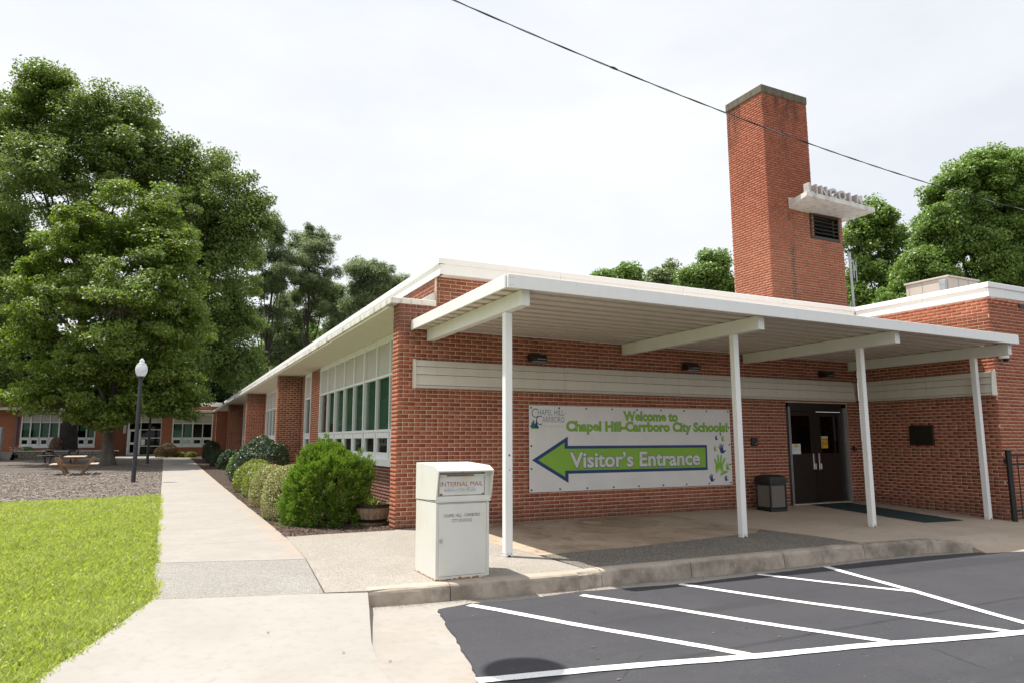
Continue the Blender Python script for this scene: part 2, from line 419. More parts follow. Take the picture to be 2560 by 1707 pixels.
def st_asph(t, co, c):
    c = mixc(t, ramp(t, noise(t, co, 95, 4, .8), .35, .65), mixc(t, 1.0, c, (.72, .72, .73), 'MULTIPLY'), mixc(t, 1.0, c, (1.3, 1.3, 1.28), 'MULTIPLY'))
    v0 = N(t, 'ShaderNodeTexVoronoi'); v0.inputs['Scale'].default_value = 16; L_(t, co, v0.inputs['Vector']); c = mixc(t, math_(t, 'MULTIPLY', ramp(t, v0.outputs['Distance'], .10, .06), ramp(t, sep(t, v0.outputs['Color'], 0), .80, .86)), c, (.24, .23, .22))
    f = ramp(t, noise(t, objco(t, (.5, 1.8, 1), True), 1.1, 5, .6), .45, .75, 0, .5); c = mixc(t, f, c, (.060, .059, .062))
    g = ramp(t, noise(t, co, 70, 2), .70, .77, 0, .6); c = mixc(t, g, c, (.17, .165, .16))
    v = N(t, 'ShaderNodeTexVoronoi'); v.feature = 'DISTANCE_TO_EDGE'; v.inputs['Scale'].default_value = .42; wv = N(t, 'ShaderNodeMix'); wv.data_type = 'RGBA'; wv.inputs[0].default_value = .06
    nv = N(t, 'ShaderNodeTexNoise'); nv.inputs['Scale'].default_value = 3.0; nv.inputs['Detail'].default_value = 6; L_(t, co, nv.inputs['Vector']); L_(t, co, wv.inputs[6]); L_(t, nv.outputs['Color'], wv.inputs[7]); L_(t, wv.outputs[2], v.inputs['Vector'])
    ck = math_(t, 'MULTIPLY', ramp(t, v.outputs['Distance'], .006, .0015), ramp(t, noise(t, co, .7, 3), .52, .6)); c = mixc(t, math_(t, 'MULTIPLY', ck, .8), c, (.015, .015, .015))
    tr = ramp(t, noise(t, objco(t, (.22, 2.4, 1), True), 1.0, 3), .56, .72, 0, .4); return mixc(t, tr, c, (.030, .030, .033))
M_ASPH = mat_ground('sealed_asphalt', [(.048, .048, .056), (.056, .056, .063), (.042, .042, .049)], (.9, 6, 190), rough=.8, bs=.5, bd=.006, stains=st_asph)
M_LINE = mat_ground('white_road_paint', [(.78, .78, .77), (.82, .82, .81), (.66, .66, .65)], (3, 30, 170), rough=.7, bs=.4, bd=.004, stains=lambda t, co, c: mixc(t, math_(t, 'MULTIPLY', ramp(t, noise(t, co, 38, 4, .7), .60, .68), ramp(t, noise(t, co, 1.6, 3), .45, .65, 0, .8)), c, (.10, .10, .11)))
M_SOIL = mat_ground('lawn_soil', [(.15, .20, .04), (.19, .23, .05), (.20, .18, .08)], (2, 14, 60), bs=.8, bd=.02)
M_BASE = mat_ground('distant_ground', [(.09, .10, .05), (.11, .11, .06), (.12, .10, .07)], (.1, 1, 8), bs=.4)
M_MULCHG = mat_ground('grey_wood_mulch', [(.19, .16, .14), (.25, .215, .19), (.13, .105, .088)], (1.1, 9, 42), bs=1.0, bd=.03, speck=(55, (.045, .036, .03), .9, (.34, .29, .25)))
M_MULCH = mat_ground('brown_bark_mulch', [(.085, .055, .042), (.13, .085, .062), (.05, .034, .027)], (2, 12, 48), bs=1.0, bd=.03, speck=(60, (.03, .022, .018), .9, (.24, .185, .15)))

def mat_island(name, cols, rough=.6, trans=0.0, spec=.3, tcol=None):
    """colour differs leaf by leaf / chip by chip"""
    m, t, b, o = newmat(name); g = N(t, 'ShaderNodeNewGeometry')
    cr_ = N(t, 'ShaderNodeValToRGB'); L_(t, g.outputs['Random Per Island'], cr_.inputs[0]); el = cr_.color_ramp.elements
    while len(el) < len(cols): el.new(.5)
    for i, c in enumerate(cols): el[i].position = i/(len(cols)-1); el[i].color = (*c, 1)
    L_(t, cr_.outputs[0], b.inputs['Base Color']); b.inputs['Roughness'].default_value = rough; b.inputs['Specular IOR Level'].default_value = spec
    if trans:
        tl = N(t, 'ShaderNodeBsdfTranslucent')
        L_(t, mixc(t, 1.0, cr_.outputs[0], tcol or (1.5, 1.7, .7), 'MULTIPLY'), tl.inputs[0])
        ms = N(t, 'ShaderNodeMixShader'); ms.inputs[0].default_value = trans
        L_(t, b.outputs[0], ms.inputs[1]); L_(t, tl.outputs[0], ms.inputs[2]); L_(t, ms.outputs[0], o.inputs['Surface'])
    return m
M_OAK = mat_island('oak_leaves', [(0.091, 0.133, 0.034), (0.134, 0.186, 0.048), (0.193, 0.246, 0.065), (0.116, 0.168, 0.040)], .5, .32, .4)
M_MAPLE = mat_island('maple_leaves', [(0.079, 0.132, 0.023), (0.112, 0.179, 0.029), (0.164, 0.233, 0.042), (0.232, 0.265, 0.052), (0.097, 0.156, 0.027)], .5, .35, .4)
M_TREE = mat_island('broad_leaves', [(0.106, 0.170, 0.040), (0.148, 0.236, 0.050), (0.223, 0.322, 0.067), (0.134, 0.214, 0.043)], .45, .30, .5)
M_DARKT = mat_island('dark_leaves', [(0.018, 0.038, 0.011), (0.029, 0.052, 0.015), (0.038, 0.067, 0.018)], .55, .28, .3)
M_PINE = mat_island('pine_needles', [(0.130, 0.176, 0.078), (0.182, 0.230, 0.109), (0.234, 0.274, 0.144), (0.151, 0.195, 0.088)], .6, .2, .3)
M_BARK = mat_ground('rough_bark', [(.050, .042, .035), (.075, .064, .054), (.034, .028, .023)], (3, 14, 30), bs=1.0, bd=.03)
M_BARKD = mat_ground('dark_furrowed_bark', [(.022, .018, .015), (.034, .028, .024), (.015, .012, .010)], (3, 14, 30), bs=1.0, bd=.03)
M_BARKP = mat_ground('pale_mottled_bark', [(.12, .105, .088), (.17, .15, .13), (.07, .06, .05)], (2.5, 9, 25), bs=.8, bd=.03)
M_CONIF = mat_island('bright_conifer_sprays', [(0.088, 0.169, 0.022), (0.138, 0.242, 0.031), (0.236, 0.339, 0.052), (0.108, 0.194, 0.025), (0.312, 0.386, 0.070)], .5, .3, .35)
M_BOX = mat_island('variegated_leaves', [(0.116, 0.143, 0.033), (0.231, 0.242, 0.077), (0.416, 0.385, 0.187), (0.150, 0.176, 0.039), (0.520, 0.462, 0.286), (0.185, 0.187, 0.044)], .45, .25, .45)
M_BOXY = mat_island('yellow_green_leaves', [(0.156, 0.195, 0.029), (0.260, 0.299, 0.046), (0.117, 0.156, 0.026), (0.338, 0.338, 0.065)], .45, .25, .45)
M_HOLLY = mat_island('glossy_holly_leaves', [(0.026, 0.058, 0.022), (0.041, 0.079, 0.031), (0.034, 0.066, 0.024), (0.072, 0.120, 0.054)], .42, .15, .5)
M_DKSHRUB = mat_island('dark_shrub_leaves', [(.015, .03, .010), (.024, .045, .014), (.03, .055, .018)], .5, .15, .4)
M_BARB = mat_island('reddish_shrub_leaves', [(.10, .05, .025), (.13, .075, .03), (.075, .065, .025), (.16, .08, .05)], .55, .25)
M_HOSTA = mat_island('lime_leaves', [(.16, .18, .04), (.24, .24, .08), (.12, .15, .03)], .5, .3)
M_PINKS = mat_island('pinkish_leaves', [(.22, .11, .10), (.28, .15, .13), (.12, .08, .05)], .6, .25)
M_GRASS = mat_island('grass_blades', [(0.298, 0.351, 0.094), (0.408, 0.455, 0.127), (0.518, 0.536, 0.191), (0.235, 0.297, 0.074), (0.345, 0.401, 0.107), (0.596, 0.550, 0.320)], .5, .35, .35)
M_CLOVER = mat_island('clover_heads', [(.62, .58, .50), (.7, .68, .6), (.5, .45, .36)], .8, .2)
M_CHIPG = mat_island('grey_chips', [(0.140, 0.115, 0.095), (0.242, 0.204, 0.173), (0.383, 0.332, 0.287), (0.191, 0.153, 0.128)], .9)
M_CHIPB = mat_island('brown_chips', [(.06, .04, .03), (.12, .08, .058), (.24, .19, .155), (.085, .055, .04), (.17, .12, .09)], .9)
M_WOOD = mat_island('weathered_planks', [(.20, .125, .07), (.24, .155, .09), (.175, .11, .06)], .8)
M_WOODL = mat_plain('sun_bleached_plank', (.50, .42, .33), .85, var=.2, vs=20)

def mat_mailbox():
    m, t, b, o = newmat('rusty_white_enamel'); co = objco(t, None, True); z = sep(t, co, 2)
    n1 = noise(t, co, 7, 6, .7); n2 = noise(t, co, 26, 5, .7)
    base = mixc(t, ramp(t, noise(t, co, 2.5, 5, .6), .45, .75, 0, .5), (.66, .66, .61), (.60, .55, .45))
    rim = ramp(t, z, .0, -.035)
    k = ramp(t, math_(t, 'ADD', n2, math_(t, 'MULTIPLY', rim, .38)), .76, .86)
    k2 = ramp(t, n1, .70, .76, 0, .5)
    c = mixc(t, math_(t, 'MAXIMUM', k, k2), base, mixc(t, noise(t, co, 40, 3), (.22, .08, .03), (.40, .20, .09)))
    L_(t, c, b.inputs['Base Color']); b.inputs['Roughness'].default_value = .5; bump(t, b, n1, .08, .004)
    return m
M_MAIL = mat_mailbox()
def mat_dropdoor():
    m, t, b, o = newmat('scuffed_enamel'); co = objco(t, None, True); x = sep(t, co, 0); z = sep(t, co, 2)
    n = noise(t, objco(t, (1, 1, .7), True), 34, 5, .7, 1.2)
    band = math_(t, 'MULTIPLY', math_(t, 'MULTIPLY', ramp(t, z, .845, .87), ramp(t, z, .92, .895)), math_(t, 'MULTIPLY', ramp(t, x, -.70, -.63), ramp(t, x, -.27, -.36)))
    c = mixc(t, ramp(t, noise(t, co, 6, 4), .4, .7), (.64, .65, .61), (.60, .58, .50))
    c = mixc(t, math_(t, 'MULTIPLY', band, ramp(t, n, .42, .62)), c, (.34, .37, .42))
    L_(t, c, b.inputs['Base Color']); b.inputs['Roughness'].default_value = .5; return m
M_DROP = mat_dropdoor()
M_RUST = mat_plain('rust', (.26, .10, .04), .9, var=.4, vs=30)
M_REDTXT = mat_plain('faded_red_print', (.36, .10, .075), .7, var=.25, vs=60)
M_GREYTXT = mat_plain('grey_print', (.11, .12, .13), .7)
M_SCUFF = mat_plain('blue_grey_scuff', (.50, .53, .56), .7, var=.2, vs=30)
M_VINYL = mat_plain('banner_vinyl', (.76, .745, .725), .55, var=.05, vs=2)
M_GREENP = mat_plain('green_print', (.24, .47, .04), .55, var=.04)
M_GREEND = mat_plain('green_outline_print', (.09, .20, .06), .55)
M_NAVYP = mat_plain('navy_print', (.010, .045, .17), .5)
M_WHITEP = mat_plain('white_print', (.68, .68, .69), .55)
M_GREYP = mat_plain('grey_outline_print', (.10, .12, .12), .55)
M_TEALP = mat_plain('teal_print', (.02, .14, .17), .55)
M_PALEG = mat_plain('pale_grey_print', (.42, .42, .42), .55)
M_PAPER = mat_plain('white_paper', (.75, .76, .78), .8)
M_YELLOW = mat_plain('yellow_print', (.70, .42, .03), .6)
def mat_globe():
    m, t, b, o = newmat('frosted_globe'); t.nodes.remove(b)
    tr = N(t, 'ShaderNodeBsdfTransparent'); tr.inputs[0].default_value = (.9, .93, .95, 1)
    tl = N(t, 'ShaderNodeBsdfTranslucent'); tl.inputs[0].default_value = (.85, .87, .9, 1)
    df = N(t, 'ShaderNodeBsdfDiffuse'); df.inputs[0].default_value = (.8, .82, .85, 1)
    gl = N(t, 'ShaderNodeBsdfGlossy'); gl.inputs['Roughness'].default_value = .1
    a = N(t, 'ShaderNodeMixShader'); a.inputs[0].default_value = .5; L_(t, tl.outputs[0], a.inputs[1]); L_(t, df.outputs[0], a.inputs[2])
    b2 = N(t, 'ShaderNodeMixShader'); b2.inputs[0].default_value = .75; L_(t, tr.outputs[0], b2.inputs[1]); L_(t, a.outputs[0], b2.inputs[2])
    c = N(t, 'ShaderNodeMixShader'); c.inputs[0].default_value = .12; L_(t, b2.outputs[0], c.inputs[1]); L_(t, gl.outputs[0], c.inputs[2])
    L_(t, c.outputs[0], o.inputs['Surface']); return m
M_GLOBE = mat_globe()
def mat_barrel():
    m, t, b, o = newmat('barrel_staves'); co = objco(t, (1, 1, .12), True)
    c = mixc(t, ramp(t, noise(t, co, 40, 4, .6), .35, .7), (.20, .135, .08), (.32, .235, .15))
    L_(t, c, b.inputs['Base Color']); b.inputs['Roughness'].default_value = .8; return m
M_STAVE = mat_barrel()
def mat_farbrick():
    m, t, b, o = newmat('far_brick_face'); tcn = N(t, 'ShaderNodeTexCoord')
    br = N(t, 'ShaderNodeTexBrick'); mpn = N(t, 'ShaderNodeMapping'); mpn.inputs['Rotation'].default_value = (rad(-90), 0, 0)
    g = N(t, 'ShaderNodeNewGeometry'); L_(t, g.outputs['Position'], mpn.inputs[0]); L_(t, mpn.outputs[0], br.inputs['Vector'])
    for k, v in (('Scale', 1.0), ('Brick Width', .203), ('Row Height', .0677), ('Mortar Size', .005)): br.inputs[k].default_value = v
    br.inputs['Color1'].default_value = (.26, .08, .045, 1); br.inputs['Color2'].default_value = (.33, .11, .06, 1); br.inputs['Mortar'].default_value = (.36, .22, .15, 1)
    L_(t, br.outputs['Color'], b.inputs['Base Color']); b.inputs['Roughness'].default_value = .9; return m
M_FARBRICK = mat_farbrick()
M_STONE = mat_plain('grey_block_wall', (.20, .17, .14), .9, var=.3, vs=9, bs=.5)
# ------------------------------------------------------------------ ground levels
def G(y): return 0.00013*y*y if y > 0 else 0.0
def hz(x, y):
    """finished level of paths west of the entrance"""
    if y >= 0: return G(y)
    if y >= -3.95: return .012*y
    return max(-.0474+(y+3.95)*.09, -.196)
def porch_z(x, y): return y*(.011+.00029*max(x, 0)**2) if x < 9 else y*(.011+.00029*(81+min(x-9, 2.5)*18))
def asph_z(x): return -.2-.011*x
def clip_poly(pts, nx, ny, d, keep=1):
    out = []
    for i in range(len(pts)):
        a, b = pts[i], pts[(i+1) % len(pts)]
        da, db = keep*(a[0]*nx+a[1]*ny-d), keep*(b[0]*nx+b[1]*ny-d)
        if da >= 0: out.append(a)
        if (da >= 0) != (db >= 0):
            t = da/(da-db); out.append((a[0]+(b[0]-a[0])*t, a[1]+(b[1]-a[1])*t))
    return out
def sheet(mb, poly, zf, cell=.6, thick=0.0, nx=None):
    """a sheet over a convex polygon, following zf(x, y), cut into cells; optional vertical edge"""
    xs = [p[0] for p in poly]; ys = [p[1] for p in poly]
    cx = nx or cell
    for i in range(int(math.ceil((max(xs)-min(xs))/cx))):
        px = clip_poly(poly, 1, 0, min(xs)+i*cx, 1); px = clip_poly(px, 1, 0, min(xs)+(i+1)*cx, -1)
        if len(px) < 3: continue
        for j in range(int(math.ceil((max(ys)-min(ys))/cell))):
            p = clip_poly(px, 0, 1, min(ys)+j*cell, 1); p = clip_poly(p, 0, 1, min(ys)+(j+1)*cell, -1)
            if len(p) >= 3: mb.face([(q[0], q[1], zf(q[0], q[1])) for q in p])
    if thick:
        for i in range(len(poly)):
            a, b = poly[i], poly[(i+1) % len(poly)]
            n = max(1, int(math.hypot(b[0]-a[0], b[1]-a[1])/cell)); pr = a
            for k in range(1, n+1):
                q = (a[0]+(b[0]-a[0])*k/n, a[1]+(b[1]-a[1])*k/n)
                mb.face([(pr[0], pr[1], zf(*pr)), (pr[0], pr[1], zf(*pr)-thick), (q[0], q[1], zf(*q)-thick), (q[0], q[1], zf(*q))]); pr = q
    return mb
# one sheet to the horizon
mb = MB(); mb.face([(-1500, -1500, -1.3), (1500, -1500, -1.3), (1500, 1500, -1.3), (-1500, 1500, -1.3)]); struct('ground', mb, M_BASE)
# courtyard earth under beds and lawn
mb = MB(); sheet(mb, [(-70, 9.0), (1.2, 9.0), (1.2, 62), (-70, 62)], lambda x, y: G(y)-.06, 6); 
sheet(mb, [(-70, -30), (-3.3, -30), (-3.3, 9), (-70, 9)], lambda x, y: hz(x, y)-.07, 4); struct('earth', mb, M_SOIL)
# mulch sheets
def lump(x, y): return .012*math.sin(x*3.1+y*1.7)+.012*math.sin(x*1.3-y*2.9)+.006*math.sin(x*7+y*5)
mb = MB(); sheet(mb, [(-45, 8.7), (-6.5, 8.95), (-5.0, 9.05), (-3.37, 9.8), (-3.37, 46), (-45, 46)], lambda x, y: G(y)-.03+lump(x, y)*.6, 1.2); struct('mulch_courtyard', mb, M_MULCHG, smooth=True)
mb = MB(); sheet(mb, [(-1.66, -.03), (.0, -.05), (.8, .3), (.8, 46), (-1.66, 46)], lambda x, y: G(y)-.02+lump(x, y)*.8, .25); struct('mulch_bed', mb, M_MULCH, smooth=True)
# lawn soil (carries the grass)
LAWN = [(-3.36, 9.75), (-3.36, -3.5), (-3.545, -4.15), (-3.75, -4.66), (-3.93, -5.02), (-3.99, -5.22), (-4.6, -7.2), (-5.6, -10.5), (-12, -12), (-12, 8.4), (-6.6, 8.95), (-5.0, 9.05)]
def lawn_z(x, y): return hz(x, y)-.022+.012*math.sin(x*2.3+y*.9)*math.sin(y*1.7)
mb = MB()
for part in ([(-3.36, 9.75), (-3.36, -3.5), (-12, -3.5), (-12, 8.4), (-6.6, 8.95), (-5.0, 9.05)],
             [(-3.36, -3.5), (-3.545, -4.15), (-3.75, -4.66), (-3.93, -5.02), (-3.99, -5.22), (-4.6, -7.2), (-5.6, -10.5), (-12, -12), (-12, -3.5)]):
    sheet(mb, part, lawn_z, .5)
struct('lawn', mb, M_SOIL)

# concrete walk: slabs with open joints
def slab(name, poly, m, zf, thick=.12, cell=.8, parent=None):
    mb = MB(); sheet(mb, poly, zf, cell, thick); return mb.build(name, m, parent)
walk = bpy.data.objects.new('walkway', None); COL.objects.link(walk); ROOT[walk] = np.zeros(3); walk['kind'] = 'structure'
ys = [-.32, 1.55, 4.6, 7.7, 10.8, 13.9, 17, 20.1, 23.2, 26.3, 29.4, 32.5, 35.6, 38.7, 41.8]
slab('walk_slab', [(-3.36, -1.56), (-1.73, -2.05), (-1.67, -.42), (-3.36, -.18)], M_WALK, hz, parent=walk)
for a, b in zip(ys[:-1], ys[1:]):
    k = .14 if a == ys[0] else 0
    slab('walk_slab', [(-3.36, a+.006+k), (-1.67, a+.006-k*.7), (-1.67, b), (-3.36, b)], M_WALK, hz, parent=walk)
slab('aggregate_band', [(-3.365, -3.56), (-1.90, -3.97), (-1.735, -2.065), (-3.365, -1.575)], M_AGG, hz, parent=walk)
# cross walk in front of the far wing
slab('walk_slab', [(-9, 43.2), (-3.36, 42.6), (-1.67, 41.9), (-1.67, 43.0), (-3.3, 44.4), (-9, 45.0)], M_WALK, lambda x, y: G(y)+.005, parent=walk)
slab('walk_slab', [(-7.0, 45.0), (-3.4, 44.5), (-3.4, 49.2), (-7.0, 49.2)], M_WALK, lambda x, y: G(y)+.003, parent=walk)

# ramp / apron in the foreground, running down to gutter level
mb = MB()
sheet(mb, [(-3.365, -3.575), (-3.545, -4.15), (-3.75, -4.66), (-3.93, -5.02), (-3.99, -5.22), (-4.2, -5.8), (-1.86, -5.75), (-1.80, -5.35), (-1.62, -4.6), (-1.50, -4.09), (-1.89, -3.99)], lambda x, y: hz(x, y)+.002, .3, .03)
sheet(mb, [(-4.2, -5.8), (-4.6, -7.2), (-5.6, -10.5), (-6, -30), (-1.86, -30), (-1.86, -5.75)], lambda x, y: hz(x, y)+.002, 1.5)
struct('ramp', mb, M_APRON)

# porch slabs
porch = bpy.data.objects.new('porch', None); COL.objects.link(porch); ROOT[porch] = np.zeros(3); porch['kind'] = 'structure'
pz = lambda x, y: porch_z(x, y)
slab('porch_slab', [(.62, -.03), (5.25, -.03), (5.45, -2.35), (5.10, -2.62), (2.42, -3.0), (.95, -3.05)], M_PORCH, pz, parent=porch, cell=.5)
slab('porch_slab', [(5.262, .0), (11.2, .0), (11.2, -3.0), (5.66, -2.9), (5.46, -2.36)], M_PORCH2, pz, parent=porch, cell=.5)
slab('aggregate_panel', [(-1.655, -.045), (.0, -.075), (.0, -.03), (.612, -.03), (.94, -3.06), (1.0, -4.08), (-1.50, -4.08), (-1.885, -3.975), (-1.725, -2.06)], M_AGGW, pz, parent=porch, cell=.5)
slab('aggregate_panel', [(1.012, -3.055), (2.42, -3.01), (5.10, -2.63), (5.45, -2.37), (5.80, -4.02), (1.012, -4.08)], M_AGGD, pz, parent=porch, cell=.5)
slab('porch_slab', [(5.66, -2.915), (11.2, -3.01), (16, -3.01), (16, -4.0), (5.81, -4.0)], M_PORCH2, pz, parent=porch, cell=.4)
slab('porch_slab', [(5.81, -4.002), (7.74, -4.002), (7.66, -4.2), (7.06, -4.06), (5.81, -4.03)], M_PORCH2, pz, parent=porch, cell=.4)
slab('porch_slab', [(7.05, -4.0), (7.74, -4.0), (7.72, -4.29), (7.08, -4.08)], M_PORCH2, lambda x, y: pz(x, -4.0)-.004-max(0, (x-7.1)/.65)*max(0, (-4.0-y)/.4)*.03, parent=porch, cell=.2)
b = MB(); prev = None
for k in range(22):
    x = 7.755+k*.30; yb = -4.40-(x-7.7)*.17 if x < 10 else -4.79-(x-10)*.12; cur = [(x, -4.001, pz(x, -4.0)), (x, (yb-4.0)/2, pz(x, -4.0)*.72+asph_z(x)*.28), (x, yb-.15, asph_z(x)-.004)]
    if prev:
        for i in range(2): b.face([prev[i], prev[i+1], cur[i+1], cur[i]])
    else: b.face([cur[0], cur[1], cur[2], (x, -4.4, asph_z(x)-.05), (x, -4.0, asph_z(x)-.05)])
    prev = cur
b.build('porch_ramp', M_PORCH2, porch)

# kerb stones along the porch edge
KP = [(-1.50, -4.09), (-.67, -4.15), (.80, -4.25), (1.13, -4.20), (2.41, -4.20), (3.99, -4.17), (5.64, -4.10), (7.10, -4.14), (7.75, -4.36)]
kerb = bpy.data.objects.new('kerb', None); COL.objects.link(kerb); ROOT[kerb] = np.zeros(3); kerb['kind'] = 'structure'
def kerb_stone(p, q, zt0, zt1, zb0, zb1, broken=None):
    n = max(2, int(math.hypot(q[0]-p[0], q[1]-p[1])/.12)); d = np.array([q[0]-p[0], q[1]-p[1]]); d = d/np.linalg.norm(d)
    nrm = np.array([d[1], -d[0]])           # towards the car park
    V, F = [], []; rng = random.Random(hash((round(p[0], 2), round(q[0], 2))) & 0xffff)
    prof = [(-.17, 0), (-.06, .0), (-.025, -.006), (-.006, -.022), (.0, -.045), (.018, -1.05)]
    for i in range(n+1):
        t = i/n; t = min(max(t, .004), .996)
        x = p[0]+(q[0]-p[0])*t; y = p[1]+(q[1]-p[1])*t; zt = zt0+(zt1-zt0)*t; zb = zb0+(zb1-zb0)*t
        for k, (o, h) in enumerate(prof):
            z = zt+h if h > -1 else zb-.05
            oo = o+rng.uniform(-.003, .003)
            if broken and k in (2, 3, 4) and broken[0] < t < broken[1]:
                oo -= rng.uniform(.004, .022); z -= rng.uniform(.0, .016)
            V.append((x+nrm[0]*oo, y+nrm[1]*oo, z))
    m = len(prof)
    for i in range(n):
        for k in range(m-1): F.append((i*m+k, i*m+k+1, (i+1)*m+k+1, (i+1)*m+k))
    F.append(tuple(range(m))[::-1]); F.append(tuple(n*m+k for k in range(m)))
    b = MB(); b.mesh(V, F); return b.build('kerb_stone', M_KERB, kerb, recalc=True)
def kz(x): return porch_z(x, -4.1)+.004
for i in range(len(KP)-1):
    p, q = KP[i], KP[i+1]
    if i == 2: kerb_stone(p, q, kz(p[0]), kz(q[0]), asph_z(p[0]), asph_z(q[0]), (0, 1)); continue
    zt1 = kz(q[0])-(0 if i < len(KP)-2 else .03)
    kerb_stone(p, q, kz(p[0]), zt1, asph_z(p[0]), asph_z(q[0]))
# flared side of the ramp
FL = [(-1.50, -4.09), (-1.555, -4.35), (-1.62, -4.6), (-1.71, -4.95), (-1.80, -5.35)]
b = MB()
for (x0, y0), (x1, y1) in zip(FL[:-1], FL[1:]):
    b.face([(x0, y0, hz(x0, y0)+.004), (x1, y1, hz(x1, y1)+.004), (x1+.018, y1, -.24), (x0+.018, y0, -.24)][::-1])
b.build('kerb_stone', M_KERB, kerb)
# gutter concrete at road level
mb = MB(); sheet(mb, [(-1.9, -4.0), (8.2, -4.0), (8.2, -4.75), (-1.9, -4.75)], lambda x, y: asph_z(x)-.014, 1.0)
sheet(mb, [(-1.9, -4.75), (-.6, -4.75), (-.6, -30), (-1.9, -30)], lambda x, y: asph_z(x)-.014, 1.5)
struct('gutter', mb, M_GUTTER)
# asphalt, laid over the gutter with a ragged edge
edge = [(-1.42, -7.6), (-1.375, -6.5), (-1.27, -6.1), (-1.19, -5.72), (-1.10, -5.28), (-1.0, -4.85), (-.925, -4.50), (-.74, -4.45), (-.55, -4.385), (-.28, -4.425), (0, -4.44), (.36, -4.41), (.73, -4.36), (1.05, -4.40), (1.37, -4.43), (1.8, -4.48), (2.22, -4.50), (2.9, -4.46), (3.7, -4.40), (4.57, -4.36), (5.6, -4.32), (6.8, -4.36), (7.99, -4.48), (8.7, -4.58), (10, -4.9), (14, -5.4), (60, -5.6)]
fine = []
rr = random.Random(5)
for a, b_ in zip(edge[:-1], edge[1:]):
    n = max(1, int(math.hypot(b_[0]-a[0], b_[1]-a[1])/.07)) if a[0] < 8 else 1
    for k in range(n):
        t = k/n; j = .012 if 0 < k else 0
        fine.append((a[0]+(b_[0]-a[0])*t+rr.uniform(-j, j), a[1]+(b_[1]-a[1])*t+rr.uniform(-j, j)))
fine.append(edge[-1])
mb = MB(); far_y = -60
poly = [(p[0], p[1], asph_z(p[0])) for p in fine]+[(60, far_y, asph_z(60)), (-1.9, far_y, asph_z(-1.9)), (-1.5, -9, asph_z(-1.5))]
mb.face(poly)
for a, b_ in zip(fine[:-1], fine[1:]):
    mb.face([(a[0], a[1], asph_z(a[0])), (a[0]-.01, a[1]+.01, asph_z(a[0])-.03), (b_[0]-.01, b_[1]+.01, asph_z(b_[0])-.03), (b_[0], b_[1], asph_z(b_[0]))])
lot = struct('parking_lot', mb, M_ASPH); 
# painted hatching, 4 mm above the asphalt, slightly wavering like hand-run paint
def stripe(p, q, w=.1, seed=0, cut=None):
    r2 = random.Random(seed); p = np.array(p); q = np.array(q); d = q-p; Ln = np.linalg.norm(d); d /= Ln; nn = np.array([-d[1], d[0]])
    n = int(Ln/.12)+1; b = MB(); off = 0; Lp = []; Rp = []
    ph = r2.uniform(0, 6); H = .004+.0006*seed
    for i in range(n+1):
        c = p+d*Ln*i/n+nn*(.012*math.sin(ph+i*.35)); ww = w/2+r2.uniform(-.004, .004)
        Lp.append(c+nn*ww); Rp.append(c-nn*(w/2+r2.uniform(-.004, .004)))
    for i in range(n):
        b.face([(*Rp[i], asph_z(Rp[i][0])+H), (*Rp[i+1], asph_z(Rp[i+1][0])+H), (*Lp[i+1], asph_z(Lp[i+1][0])+H), (*Lp[i], asph_z(Lp[i][0])+H)])
    return b.build('painted_line', M_LINE, lot)
stripe((-.60, -4.47), (.70, -6.88), .10, 1)
stripe((.65, -4.54), (1.975, -7.07), .10, 2)
stripe((1.96, -4.52), (3.245, -7.32), .10, 3)
stripe((3.24, -4.44), (4.07, -5.93), .095, 4)
stripe((4.50, -4.40), (3.655, -7.26), .105, 5)
stripe((-1.40, -6.50), (4.6, -7.60), .105, 6)
